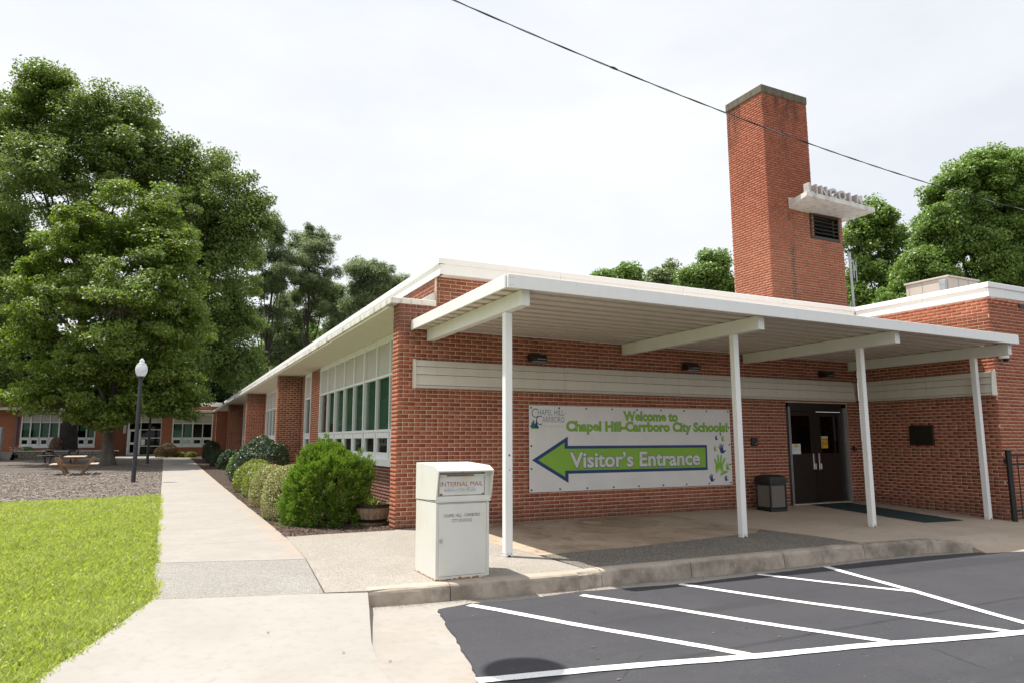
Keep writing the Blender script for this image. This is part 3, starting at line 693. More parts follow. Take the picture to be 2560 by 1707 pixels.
# ------------------------------------------------------------------ school building
B = .0677
school = thing('school_building', 'red brick school building with white roof edges, brick chimney and long eave', 'building', (0, 0, 0))
BRICKS = []      # (wall object, centre, u, n, length, height, material)
def rects_minus(u0, u1, z0, z1, holes):
    us = sorted({u0, u1, *[h for H in holes for h in H[:2] if u0 < h < u1]}); zs = sorted({z0, z1, *[h for H in holes for h in H[2:] if z0 < h < z1]})
    out = []
    for a, b in zip(us[:-1], us[1:]):
        for c, d in zip(zs[:-1], zs[1:]):
            m = ((a+b)/2, (c+d)/2)
            if not any(H[0] < m[0] < H[1] and H[2] < m[1] < H[3] for H in holes): out.append((a, b, c, d))
    return out
def brick_wall(name, parent, o, u, n, u0, u1, z0, z1, holes=(), every=8, phase=0, mb_=None, mm=None, seed=0, cover=(), thick=.10, ubase=0.0, ins=(.010, .0)):
    """mortar body with holes, and bricks standing 7 mm proud; cover = areas hidden behind fixed boards (no bricks)"""
    mb_ = mb_ or M_BRICK; mm = mm or M_MORTAR
    o, u, n = np.array(o, float), np.array(u, float), np.array(n, float); zv = np.array([0, 0, 1.])
    b = MB()
    for a, c, d, e in rects_minus(u0, u1, z0, z1, holes):
        if a == u0: a += ins[0]
        if c == u1: c -= ins[1]
        P = [o+u*a+zv*d, o+u*c+zv*d, o+u*c+zv*e, o+u*a+zv*e]; P = [p-n*.005 for p in P]
        b.prism(P, -n*thick)
    w = b.build(name, mm, parent, recalc=False)
    rg = random.Random(seed+len(name)); allh = list(holes)+list(cover)
    k = int(math.floor(z0/B+1e-6))
    while k*B < z1-.012:
        za, zb = k*B+.006, (k+1)*B-.006
        za, zb = max(za, z0+.001), min(zb, z1-.001)
        header = ((k-phase) % every == 0)
        pitch = .1015 if header else .203
        st = ubase+(0 if header else (.1015 if k % 2 else 0))-pitch
        j = math.floor((u0-st)/pitch)
        a = st+j*pitch
        while a < u1:
            x0, x1 = max(a+.005, u0), min(a+pitch-.005, u1); a += pitch
            if x1-x0 < .03: continue
            segs = [(x0, x1)]
            for H in allh:
                if H[2] < (za+zb)/2 < H[3]:
                    ns = []
                    for s0, s1 in segs:
                        if H[1] <= s0 or H[0] >= s1: ns.append((s0, s1)); continue
                        if H[0]-s0 > .03: ns.append((s0, H[0]-.004))
                        if s1-H[1] > .03: ns.append((H[1]+.004, s1))
                    segs = ns
            for s0, s1 in segs:
                if zb-za < .015: continue
                s0 += rg.uniform(-.0015, .0015); s1 += rg.uniform(-.0015, .0015)
                c = o+u*((s0+s1)/2)+zv*((za+zb)/2)+n*rg.uniform(-.0014, .0014)
                BRICKS.append((w, c, u, n, s1-s0, zb-za, mb_, (s0 <= u0+.004), (s1 >= u1-.004)))
        k += 1
    return w
X_, Y_ = (1, 0, 0), (0, 1, 0)
BAND = (.27, 11.2, 2.275, 2.715)
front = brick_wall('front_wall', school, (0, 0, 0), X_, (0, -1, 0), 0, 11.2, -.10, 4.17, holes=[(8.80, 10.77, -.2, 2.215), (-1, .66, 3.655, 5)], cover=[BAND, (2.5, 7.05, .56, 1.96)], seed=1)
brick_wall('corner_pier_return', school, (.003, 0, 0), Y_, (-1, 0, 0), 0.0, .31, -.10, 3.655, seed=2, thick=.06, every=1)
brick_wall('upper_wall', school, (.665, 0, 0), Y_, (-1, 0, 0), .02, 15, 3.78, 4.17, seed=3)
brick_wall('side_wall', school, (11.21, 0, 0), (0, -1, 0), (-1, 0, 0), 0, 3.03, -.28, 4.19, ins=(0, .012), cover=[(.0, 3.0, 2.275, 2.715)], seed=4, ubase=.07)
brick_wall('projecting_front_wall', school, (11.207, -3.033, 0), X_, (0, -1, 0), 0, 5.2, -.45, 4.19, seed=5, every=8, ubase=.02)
# window wall along the walk
XW = .80
FINS = [13.71, 23.85, 34.40, 45.2]
WIN = [(1.05, 10.50, 9, 3), (11.95, 13.02, 1, 9), (15.0, 23.05, 8, 4), (25.3, 33.6, 8, 4), (36.0, 44.4, 8, 4)]
for nm, a, b_, z1, mm, bb in (('window_wall', .32, 10.5, .87, M_MORTARB, M_BRICKB), ('window_pier', 10.5, 11.95, 3.6, None, None), ('window_wall', 11.95, 13.02, .87, None, None), ('window_pier', 13.02, 13.71, 3.6, None, None)):
    brick_wall(nm, school, (XW, 0, 0), Y_, (-1, 0, 0), a, b_, -.06, z1, seed=6, mm=mm, mb_=bb)
brick_wall('window_pier', school, (XW, 0, 0), Y_, (-1, 0, 0), .32, 1.05, .88, 3.6, seed=7, ins=(0, 0))
for i in (1, 2):
    a = FINS[i]; lo = WIN[i+1]
    brick_wall('window_pier', school, (XW, 0, 0), Y_, (-1, 0, 0), lo[1], a, -.1, 3.6, seed=8+i)
for i, y in enumerate(FINS[:3]):
    brick_wall('brick_fin', school, (0.0, y, 0), X_, (0, -1, 0), 0.0, XW, -.05, 3.6, seed=20+i, thick=.3)
    brick_wall('brick_fin_return', school, (.003, y, 0), Y_, (-1, 0, 0), 0.0, .31, -.05, 3.6, seed=30+i, thick=.05, every=1)
b = MB(); b.box((0, 45.2, 0), (.8, 45.5, 3.6)); b.build('brick_fin', M_FARBRICK, school)
for a, c in ((13.71, 15.0), (23.86, 25.3), (34.41, 36.0), (44.4, 48.0)):
    b = MB(); b.box((XW, a+.3, -.1), (XW+.1, c, 3.6)); b.build('window_pier', M_FARBRICK, school)
for a, c in ((15.0, 23.05), (25.3, 33.6), (36.0, 44.4)):
    b = MB(); b.box((XW, a, -.1), (XW+.1, c, .87)); b.build('window_wall', M_FARBRICK, school)

def window(parent, o, u, n, u0, u1, npan, heavy, zs, interior=True, stop=None, blinds=True, base_t=.05):
    """o origin, u along, n outward. zs = (sill bottom, sill top, low rail, transom, head bottom, head top)"""
    o, u, n = np.array(o, float), np.array(u, float), np.array(n, float); zv = np.array([0, 0, 1.])
    R = np.stack([u, n, zv], 1)
    def bx(mb, a, b_, z0, z1, d0, d1, ch=.004):
        c = o+u*(a+b_)/2+n*(d0+d1)/2+zv*(z0+z1)/2; mb.obox(c, (abs(b_-a), abs(d1-d0), z1-z0), R, ch)
    zb, zst, zlr, ztr, zh, zt = zs
    w = (u1-u0)/npan
    f = MB()
    xs = [u0+w*i for i in range(npan+1)]
    for i, x in enumerate(xs):
        h = (i % heavy == heavy-2 if heavy == 3 else i % heavy == 0) or i in (0, npan)
        t = base_t*1.35 if h else base_t
        x0, x1 = x-t/2, x+t/2
        if i == 0: x0, x1 = x, x+t
        if i == npan: x0, x1 = x-t, x
        bx(f, x0, x1, zst, zt, -.09, .022 if h else .006)
    for i in range(npan):
        a, b_ = xs[i]+base_t*.72, xs[i+1]-base_t*.72
        bx(f, a, b_, zh, zt, -.09, .012, .003); bx(f, a, b_, ztr-.028, ztr+.028, -.09, .0, .003); bx(f, a, b_, zlr-.03, zlr+.03, -.09, .0, .003)
        # hinged lower sash
        bx(f, a+.01, b_-.01, zlr-.155, zlr-.036, -.07, -.006, .003); bx(f, a+.01, b_-.01, zst, zst+.13, -.07, -.006, .003)
        bx(f, a+.01, a+.085, zst+.131, zlr-.156, -.07, -.006, .003); bx(f, b_-.085, b_-.01, zst+.131, zlr-.156, -.07, -.006, .003)
    win = f.build('window', M_FRAME, parent)
    s = MB(); bx(s, u0-.02, u1+.02, zb, zst, -.1, .06, .006); s.build('sill', M_FRAME, win)
    for i in range(npan):
        a, b_ = xs[i]+base_t*.7, xs[i+1]-base_t*.7
        p = MB(); bx(p, a, b_, ztr+.026, zh+.003, -.06, -.04, 0); p.build('spandrel_panel', M_SPAN, win)
        p = MB(); bx(p, a, b_, zlr+.028, ztr-.026, -.055, -.049, 0); p.build('pane', M_GLASS, win)
        p = MB(); bx(p, a+.07, b_-.07, zst+.128, zlr-.152, -.05, -.044, 0); p.build('pane', M_GLASS, win)
        if blinds and (blinds is True or i in blinds):
            s = MB(); z = zlr+.05+(0, .0, .22, 0, .0, .45, 0)[(i*3+npan) % 7]; top = ztr-.03; sw = .019
            while z < top:
                c0 = o+u*(a+.12)-n*.10+zv*z; c1 = o+u*(b_-.01)-n*.10+zv*z; dn = -n*.006+zv*.0165
                s.face([c0, c1, c1+dn, c0+dn]); z += sw
            s.build('blind', M_BLIND, win)
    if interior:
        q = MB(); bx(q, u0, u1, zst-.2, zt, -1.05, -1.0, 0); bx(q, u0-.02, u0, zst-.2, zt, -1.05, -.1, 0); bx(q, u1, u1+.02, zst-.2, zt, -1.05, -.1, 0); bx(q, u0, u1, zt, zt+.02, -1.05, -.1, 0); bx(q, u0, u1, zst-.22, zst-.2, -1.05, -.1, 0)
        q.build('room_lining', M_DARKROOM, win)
    return win
ZS = (.87, 1.02, 1.61, 2.775, 3.47, 3.615)
for k, (a, b_, n_, hv) in enumerate(WIN):
    bl = {0: (0, 1, 2, 3, 4, 5, 6, 7), 1: (), 2: (0, 1, 2, 3, 4, 5, 6), 3: True, 4: True}[k]
    window(school, (XW, 0, 0), Y_, (-1, 0, 0), a, b_, n_, hv, ZS, blinds=bl or False)

# eave slab over the windows
b = MB(); b.box((-.13, .0, 3.655), (.66, 47.9, 3.752), ch=.008); b.build('eave', M_EAVE, school)
b = MB(); b.box((-.09, .32, 3.618), (1.9, 47.9, 3.652)); b.build('soffit', M_SOFFIT, school)
b = MB(); b.prism([(.668, .06, 3.757), (.40, .06, 3.757), (.668, .06, 3.93)], (0, 15, 0)); b.build('flashing', M_LEDGE, school)
# main roof with two-step metal edge (mitred lengths butted with open joints)
RZ = 4.458
b = MB(); b.box((.75, -.1, 4.2), (20, 47.5, 4.44)); b.box((11.3, -2.95, 4.2), (20, -.11, 4.44)); b.build('roof', M_ROOF, school)
def fascia_run(p, q, n, joints, z_top, parent):
    p, q, n = np.array(p, float), np.array(q, float), np.array(n, float); d = q-p; Ln = np.linalg.norm(d); d /= Ln
    cuts = [0, *joints, Ln]
    for a, c in zip(cuts[:-1], cuts[1:]):
        b = MB(); a2, c2 = a+.002, c-.002; zv = np.array([0, 0, 1.])
        def bar(z0, z1, o0, o1, ch):
            m0 = p+d*(a2-(o1 if a == 0 else 0))*1; m1 = p+d*(c2+(o1*CORN if c == Ln else 0))
            cc = (m0+m1)/2+n*(o0+o1)/2+zv*((z0+z1)/2-0); cc[2] = (z0+z1)/2
            b.obox(cc, (np.linalg.norm(m1-m0), o1-o0, z1-z0), np.stack([d, n, zv], 1), ch)
        bar(z_top-.105, z_top, -.05, .045, .008); bar(z_top-.285, z_top-.104, -.05, .018, .004)
        b.build('roof_edge', M_WHITE, parent)
CORN = 1
fascia_run((.66, -.20, 0), (.66, 47.5, 0), (-1, 0, 0), [4.3, 7.5, 10.7, 14, 18, 24, 30, 36, 42], RZ, school)
CORN = -1
fascia_run((.66, -.20, 0), (11.0, -.20, 0), (0, -1, 0), [2.33, 5.2, 8.0], RZ, school)
CORN = 1
fascia_run((11.0, -.26, 0), (11.0, -3.18, 0), (-1, 0, 0), [1.6], RZ, school)
fascia_run((11.0, -3.18, 0), (16.5, -3.18, 0), (0, -1, 0), [.55, 3.2], RZ, school)
for q in ((.62, -.02, .62, -.18, 11.0), ):
    b = MB(); b.box((.68, -.16, RZ-.285), (11.0, .05, RZ-.27)); b.build('roof_edge_soffit', M_WHITE, school)

# three lapped boards above the doors, in lengths, turning the inner corner
def board_run(p, q, n, cuts, end0, end1):
    p, q, n = np.array(p, float), np.array(q, float), np.array(n, float); d = q-p; Ln = np.linalg.norm(d); d /= Ln; zv = np.array([0, 0, 1.])
    rows = [[(0, 2.73), (.10, 2.712), (.146, 2.613), (0, 2.613)], [(0, 2.607), (.122, 2.607), (.158, 2.479), (0, 2.479)],
            [(0, 2.473), (.130, 2.473), (.166, 2.304), (0, 2.304)], [(0, 2.298), (.150, 2.298), (.176, 2.258), (0, 2.258)]]
    for a, c in zip(cuts[:-1], cuts[1:]):
        for row in rows:
            b = MB(); b.prism([p+d*(a+.0025)+n*o+zv*z for o, z in row], d*(c-a-.005)); b.build('trim_board', M_TRIM, school)
    for e, sgn in ((end0, 0), (end1, Ln)):
        if e:
            b = MB(); s = -1 if sgn == 0 else 1
            b.prism([p+d*(sgn+s*.001)+n*o+zv*z for o, z in ((0, 2.745), (.135, 2.72), (.178, 2.36), (.178, 2.25), (0, 2.25))], d*s*.016); b.build('trim_board_end', M_TRIM, school)
board_run((.27, -.005, 0), (11.05, -.005, 0), (0, -1, 0), [0, 2.82, 5.45, 8.3, 10.6], True, False)
b = MB(); b.tube([(11.03, -.16, 2.73), (11.03, -.165, 2.4), (11.04, -.16, 2.2)], .008, 6); b.build('corner_wire', M_BLACK, school)
board_run((11.2, -.16, 0), (11.2, -3.04, 0), (-1, 0, 0), [0, 1.55, 2.88], False, True)

# double doors
dr = MB()
dr.box((8.905, .03, 2.03), (10.62, .14, 2.215), .004); dr.box((8.80, .03, -.05), (8.845, .14, 2.215)); dr.box((10.725, .03, -.05), (10.77, .14, 2.215))
dr.build('door_frame', M_DOOR, school)
for x0, x1 in ((8.847, 8.903), (10.63, 10.722)):
    j = MB()
    w = (x1-x0)/3
    for k in range(3): j.box((x0+k*w+.002, -.02 if k != 1 else -.008, -.03), (x0+(k+1)*w-.002, .1, 2.12), .002)
    j.build('door_jamb', M_ALU, school)
for x0, x1, wx0, wx1, hx in ((8.91, 9.70, 8.985, 9.56, 9.632), (9.712, 10.62, 9.90, 10.46, 9.808)):
    L1 = MB()
    for a, c, z0, z1 in ((x0, wx0, .03, 2.02), (wx1, x1, .03, 2.02), (wx0, wx1, .03, 1.10), (wx0, wx1, 1.93, 2.02)):
        L1.box((a, .05, z0), (c, .10, z1))
    L1.box((wx0-.02, .045, 1.08), (wx0, .06, 1.95)); L1.box((wx1, .045, 1.08), (wx1+.02, .06, 1.95)); L1.box((wx0, .045, 1.08), (wx1, .06, 1.1)); L1.box((wx0, .045, 1.93), (wx1, .06, 1.95))
    door = L1.build('door', M_DOOR, school)
    g = MB(); g.box((wx0, .07, 1.10), (wx1, .08, 1.93)); g.build('pane', M_GLASSD, door)
    if wx0 > 9.5: g = MB(); g.box((wx0, .16, 1.10), (wx1, .17, 1.93)); g.build('shade', M_BROWNSH, door)
    h = MB(); h.box((hx-.026, .03, .735), (hx+.026, .052, 1.10), .006); h.box((hx-.02+.02, .0, .745), (hx+.038, .03, .88), .008); h.tube([(hx, .034, 1.0), (hx, .018, 1.0)], .014, 10)
    h.build('handle', M_CHROME, door)
th = MB(); th.box((8.85, -.02, -.02), (10.72, .12, .022), .004); th.build('threshold', M_WOODL, school)
b = MB(); b.box((8.8, .9, -.1), (10.8, .95, 2.3)); b.build('lobby_lining', M_DARKROOM, school)
# vents, wall pipe
b = MB(); b.box((12.28, -3.06, 4.07), (12.47, -3.03, 4.15), .004)
for k in range(3): b.box((12.295, -3.066, 4.085+k*.02), (12.455, -3.06, 4.092+k*.02))
b.build('wall_vent', M_BRONZE, school)

# chimney and louvred block
CX0, CX1, CX2, CY, CYB = 10.67, 12.39, 13.54, 1.9, 3.24
ch = brick_wall('chimney', school, (0, CY, 0), X_, (0, -1, 0), CX0, CX1, 4.38, 10.79, every=6, phase=2, mb_=M_BRICKC, mm=M_MORTARC, seed=40, thick=.3, cover=[(11.46, CX1, 7.61, 7.86)])
brick_wall('louvre_block', school, (0, CY, 0), X_, (0, -1, 0), CX1+.004, CX2, 4.38, 7.62, every=6, phase=2, ins=(0, .01), mb_=M_BRICKC, mm=M_MORTARC, seed=40, holes=[(12.30, 13.385, 6.90, 7.57)], thick=.3)
brick_wall('chimney_side', school, (CX0+.003, CY, 0), Y_, (-1, 0, 0), 0, CYB-CY, 4.38, 10.79, every=6, phase=5, mb_=M_BRICKC, mm=M_MORTARC, seed=41, thick=.3)
b = MB(); b.box((CX0+.3, CYB-.12, 4.38), (CX1-.01, CYB, 10.79)); b.box((CX1-.12, CY+.3, 4.38), (CX1-.01, CYB, 10.79)); b.box((CX1, CYB-.12, 4.38), (CX2, CYB, 7.62)); b.box((CX2-.12, CY+.3, 4.38), (CX2, CYB-.12, 7.62)); b.box((CX1, CY+.31, 7.5), (CX2-.12, CYB-.12, 7.62))
b.build('chimney_back', M_FARBRICK, school)
b = MB(); b.box((CX0-.02, CY-.025, 10.79), (CX1+.02, CYB+.02, 11.02), .02); b.build('chimney_cap', M_CONCCAP, school)
lv = MB(); x0, x1, z0, z1 = 12.235, 13.40, 6.89, 7.585
for a in ((x0, z0, x0+.06, z1), (x1-.06, z0, x1, z1), (x0+.06, z0, x1-.06, z0+.07), (x0+.06, z1-.05, x1-.06, z1)):
    lv.box((a[0], CY-.02, a[1]), (a[2], CY+.10, a[3]), .004)
lou = lv.build('louvre', M_BRONZE, school)
for k in range(5):
    s = MB(); zc = z0+.115+k*.108
    s.prism([(x0+.06, CY-.012, zc-.045), (x0+.06, CY+.11, zc+.045), (x0+.06, CY+.115, zc+.03), (x0+.06, CY-.012, zc-.06)], (x1-x0-.12, 0, 0)); s.build('slat', M_BRONZE, lou)
b = MB(); b.box((x0, CY+.2, z0), (x1, CY+.22, z1)); b.build('louvre_lining', M_DARKROOM, lou)
# sign ledge: thin at the front, deep at the wall
lx0, lx1, yf, zl = 11.20, 13.86, 1.08, 7.61
V = [(lx0, yf, zl+.06), (lx1, yf, zl+.0), (lx1, CY+.25, zl), (11.46, CY-.002, zl), (lx0, yf, zl+.175), (lx1, yf, zl+.12), (lx1, CY+.25, zl+.13), (11.46, CY-.002, zl+.20)]
b = MB(); b.mesh(V, [(0, 3, 2, 1), (4, 5, 6, 7), (0, 1, 5, 4), (1, 2, 6, 5), (2, 3, 7, 6), (3, 0, 4, 7)])
ledge = b.build('sign_ledge', M_LEDGE, school)
b = MB(); b.prism([(11.45, CY-.004, zl-.005), (11.45, CY-.004, zl+.30), (11.45, CY-.30, zl+.19), (11.45, CY-.12, zl+.06)], (.09, 0, 0)); b.build('sign_ledge_bracket', M_LEDGE, school)
def ledge_top(x): return zl+.175+(x-lx0)/(lx1-lx0)*(.12-.175)
for chh, xa, xb in (('L', 11.33, 11.535), ('I', 11.60, 11.715), ('N', 11.79, 12.035), ('C', 12.11, 12.385), ('O', 12.455, 12.765), ('L', 12.885, 13.06), ('N', 13.185, 13.41)):
    t = MB(); put_text(t, chh, .34, (xa, yf+.03, ledge_top(xa)-.004), (1, 0, 0), (0, 0, 1), bold=.012, width=xb-xa if chh != 'I' else .055, height=.262, align='LEFT', extrude=.085)
    t.V = [(x, y+.085, z) for x, y, z in t.V]
    t.build('letter', M_STEEL, ledge)

# ---- choose the bricks that show largest as single parts, the rest of each wall as one brickwork piece
camv = CAM
def bscore(bk):
    w, c, u, n, ln, h, m, e0, e1 = bk
    v = camv-c; d = np.linalg.norm(v); cs = (v@n)/d
    if cs <= 0: return 0
    q = proj(c)
    if not (0 < q[0] < 2352 and 0 < q[1] < 1568): return 0
    if 955 < q[0] < 1136 and q[1] > 1060: return 0            # behind the mail box
    if w.name.startswith('corner_pier_return'): return 0
    return ln*h*cs/d**2
order = sorted(range(len(BRICKS)), key=lambda i: -bscore(BRICKS[i])); single = set(order[:300])
MESH = {}; rest = {}
for i, bk in enumerate(BRICKS):
    w, c, u, n, ln, h, m, e0, e1 = bk; dep = .02
    if i in single:
        key = (round(ln, 2), round(h, 3), tuple(u), tuple(n))
        if key not in MESH:
            zv = np.array([0, 0, 1.]); V = []; hl, hh = key[0]/2, key[1]/2
            for a in (-1, 1):
                for d_ in (-1, 1): V.append(u*a*hl+zv*d_*hh)
            V = [*V, *[v-n*dep for v in V]]
            F = [(0, 2, 3, 1), (0, 1, 5, 4), (1, 3, 7, 5), (3, 2, 6, 7), (2, 0, 4, 6)]
            if np.cross(u, zv)@n < 0: F = [f[::-1] for f in F]
            MESH[key] = mesh_np('brick', V, F)
        o_ = bpy.data.objects.new('brick', MESH[key]); COL.objects.link(o_)
        if not MESH[key].materials: MESH[key].materials.append(m)
        o_.parent = w; o_.location = tuple(c)
    else: rest.setdefault(w, []).append(bk)
for w, lst in rest.items():
    V = np.zeros((len(lst)*8, 3)); F = np.zeros((len(lst)*5, 4), int)
    for i, (w_, c, u, n, ln, h, m, e0, e1) in enumerate(lst):
        zv = np.array([0, 0, 1.]); hl, hh = ln/2, h/2
        q = [c+u*a*hl+zv*d_*hh for a in (-1, 1) for d_ in (-1, 1)]; V[i*8:i*8+4] = q; V[i*8+4:i*8+8] = [p-n*.02 for p in q]
        f = np.array([(0, 2, 3, 1), (0, 1, 5, 4), (1, 3, 7, 5), (3, 2, 6, 7), (2, 0, 4, 6)])
        if np.cross(u, zv)@n < 0: f = f[:, ::-1]
        F[i*5:i*5+5] = f+i*8
    link('brickwork', mesh_np('brickwork', V, F), lst[0][6], w, 'stuff')
# ------------------------------------------------------------------ entrance canopy
can = thing('entrance_canopy', 'white flat metal canopy on four square posts along the brick entrance wall', 'canopy', (.25, -3.6, 0))
def ctop(x): return 3.375-.0045*x
NP = 12; PWD = 3.60/NP
for k in range(NP):
    y0 = -.012-k*PWD; y1 = y0-PWD+.003; xr = 11.19 if y1 > -3.0 else 10.96
    prof = [(y0, .0), (y0, -.012), (y0-.062, -.022), (y0-.066, -.125), (y1+.046, -.125), (y1+.042, -.022), (y1, -.02), (y1, .0)]
    V = [(x, y, ctop(x)+z) for x in (.245, xr) for y, z in prof]; n = len(prof)
    F = [tuple(range(n)), tuple(range(2*n-1, n-1, -1))]+[(i, (i+1) % n, n+(i+1) % n, n+i)[::-1] for i in range(n)]
    b = MB(); b.mesh(V, F); b.build('roof_panel', M_DECK, can, recalc=True)
def bar_between(p, q, w, h, m, name, par, ch=.004):
    p, q = np.array(p, float), np.array(q, float); d = q-p; L = np.linalg.norm(d); d /= L; s = np.cross(d, (0, 0, 1)); s /= np.linalg.norm(s); u = np.cross(s, d)
    b = MB(); b.obox((p+q)/2, (L, w, h), np.stack([d, s, u], 1), ch); return b.build(name, m, par)
zf = lambda x: ctop(x)-.078
bar_between((.235, -3.637, zf(.235)+.004), (10.965, -3.637, zf(10.965)+.004), .03, .170, M_CANOPY, 'canopy_edge', can)
bar_between((.228, -.01, zf(.24)), (.228, -3.60, zf(.24)+.004), .03, .165, M_CANOPY, 'canopy_edge', can)
bar_between((10.98, -3.02, zf(10.97)), (10.98, -3.60, zf(10.97)), .03, .165, M_CANOPY, 'canopy_edge', can)
bar_between((.26, -.012, zf(.24)+.012), (11.19, -.012, zf(11.19)+.012), .02, .13, M_CANOPY, 'canopy_edge', can)
for x, zb, py, px in ((.55, 3.045, -2.96, .56), (4.52, 3.020, -2.92, 4.52), (7.64, 3.005, -2.80, 7.60), (10.92, 2.985, -2.83, 10.90)):
    zt = ctop(x)-.13
    bm_ = bar_between((x, -.02, (zb+zt)/2), (x, -3.50, (zb+zt)/2), .122, zt-zb, M_BEAM, 'beam', can)
    z0 = porch_z(px, py)
    b = MB(); b.box((px-.05, py-.05, z0), (px+.05, py+.05, zb-.001), .006); post = b.build('post', M_CANOPY, can)
    for dx in (-.022, .022):
        b = MB(); b.tube([(px+dx, py-.05, z0+.04), (px+dx, py-.062, z0+.04)], .0065, 8); b.tube([(px-.05, py+dx, z0+.04), (px-.062, py+dx, z0+.04)], .0065, 8)
        b.build('bolt', M_GALV, post)
    b = MB(); b.box((px-.02, py-.052, z0+.0), (px+.02, py-.045, z0+.02)); b.build('drain_notch', M_BLACK, post)
post1 = [o for o in bpy.data.objects if o.name == 'post'][0]
b = MB(); b.box((.55, -3.012, 1.20), (.575, -3.009, 1.225)); b.build('sticker', M_GREYP, post1)
b = MB(); b.prism([(.56, -3.012, 1.02), (.575, -3.012, 1.02), (.57, -3.012, 1.045)], (0, .002, 0)); b.build('sticker', M_BLACK, post1)

b = MB()
for z in (3.25, 3.34):
    for x in (.26, .30): b.tube([(x, -3.652, z), (x, -3.657, z)], .006, 6)
for k in range(1, 12): b.tube([(.3+k*.9, -3.652, ctop(.3+k*.9)-.03), (.3+k*.9, -3.656, ctop(.3+k*.9)-.03)], .005, 6)
for k in range(1, 5): b.tube([(.213, -.2-k*.75, 3.33), (.208, -.2-k*.75, 3.33)], .005, 6)
b.build('screws', M_GALV, can, kind='stuff')

# ------------------------------------------------------------------ banner
BX0, BX1, BZ0, BZ1 = 2.42, 7.14, .493, 2.017
ban = thing('welcome_banner', 'white vinyl visitor banner with green arrow and welcome lettering on brick wall', 'banner', (2.42, -.03, .49))
nx, nzv = 72, 26
def bany(x, z):
    u, v = (x-BX0)/(BX1-BX0), (z-BZ0)/(BZ1-BZ0); e = min(u, 1-u)*min(v, 1-v)*4
    w = .004*math.sin(7*u+5*v)+.003*math.sin(23*u-9*v)+.0035*math.sin(40*(u-v*.5))*max(0, v-.6)+.006*math.sin(30*(u+v*.35))*max(0, u-.86)*5+.004*math.sin(26*(u-v*.3))*max(0, .12-u)*6
    return -.022-w*min(1, e*6)
V = [(BX0+(BX1-BX0)*i/nx, bany(BX0+(BX1-BX0)*i/nx, BZ0+(BZ1-BZ0)*j/nzv), BZ0+(BZ1-BZ0)*j/nzv) for j in range(nzv+1) for i in range(nx+1)]
F = [(j*(nx+1)+i, j*(nx+1)+i+1, (j+1)*(nx+1)+i+1, (j+1)*(nx+1)+i) for j in range(nzv) for i in range(nx)]
b = MB(); b.mesh(V, F); sheet_ = b.build('vinyl_sheet', M_VINYL, ban, smooth=True)
def flat(mb, pts, d): mb.face([(x, bany(x, z)-d, z) for x, z in pts]); return mb
def drape(mb, d):
    """lay flat print on the waved sheet"""
    mb.V = [(x, bany(x, z)-d, z) for x, y, z in mb.V]; return mb
def subdiv_poly(pts, step=.12):
    out = []
    for i in range(len(pts)):
        a, c = np.array(pts[i]), np.array(pts[(i+1) % len(pts)]); n = max(1, int(np.linalg.norm(c-a)/step))
        out += [tuple(a+(c-a)*k/n) for k in range(n)]
    return out
# arrow, built in strips so it follows the sheet
def strip_rect(mb, x0, x1, z0, z1, d, n=40):
    for i in range(n):
        a, c = x0+(x1-x0)*i/n, x0+(x1-x0)*(i+1)/n
        for k in range(4):
            p, q = z0+(z1-z0)*k/4, z0+(z1-z0)*(k+1)/4; mb.face([(a, bany(a, p)-d, p), (c, bany(c, p)-d, p), (c, bany(c, q)-d, q), (a, bany(a, q)-d, q)])
def strip_tri(mb, xt, xb, zc, hh, d, n=16):
    for i in range(n):
        a, c = xt+(xb-xt)*i/n, xt+(xb-xt)*(i+1)/n; ha, hc = hh*i/n, hh*(i+1)/n
        for k in range(-4, 4):
            f0, f1 = k/4, (k+1)/4
            q = [(a, zc+ha*f0), (c, zc+hc*f0), (c, zc+hc*f1), (a, zc+ha*f1)]
            if i == 0: q = q[1:] if True else q; q = [(a, zc), q[0], q[1]]
            mb.face([(x, bany(x, z)-d, z) for x, z in q])
zc = 1.052
b = MB(); strip_tri(b, 2.475, 3.222, zc, .416, .0012); strip_rect(b, 3.2225, 6.49, zc-.252, zc+.248, .0012); b.build('arrow_border', M_NAVYP, sheet_)
b = MB(); strip_tri(b, 2.60, 3.150, zc, .305, .0024); strip_rect(b, 3.1505, 6.445, zc-.195, zc+.195, .0024); b.build('arrow', M_GREENP, sheet_)
def lettering(txt, x, z, w, h, m, m2, d, ob=.006, bold=.012):
    b = MB(); put_text(b, txt, .3, (x, 0, z), (1, 0, 0), (0, 0, 1), bold=bold+.006, width=w+ob*2, height=h+ob*1.2, align='CENTER'); b.V = [(px, py, pz-ob) for px, py, pz in b.V]
    drape(b, d); b.build('lettering_outline', m2, sheet_)
    b = MB(); put_text(b, txt, .3, (x, 0, z), (1, 0, 0), (0, 0, 1), bold=bold, width=w, height=h, align='CENTER'); drape(b, d+.0012); b.build('lettering', m, sheet_)
lettering('Visitor’s Entrance', 4.775, .912, 3.04, .262, M_WHITEP, M_GREYP, .0038, .008, .008)
lettering('Welcome to', 5.11, 1.775, 1.32, .163, M_GREENP, M_GREEND, .0015, .003, .010)
lettering('Chapel Hill-Carrboro City Schools!', 5.13, 1.575, 3.88, .163, M_GREENP, M_GREEND, .0015, .003, .010)
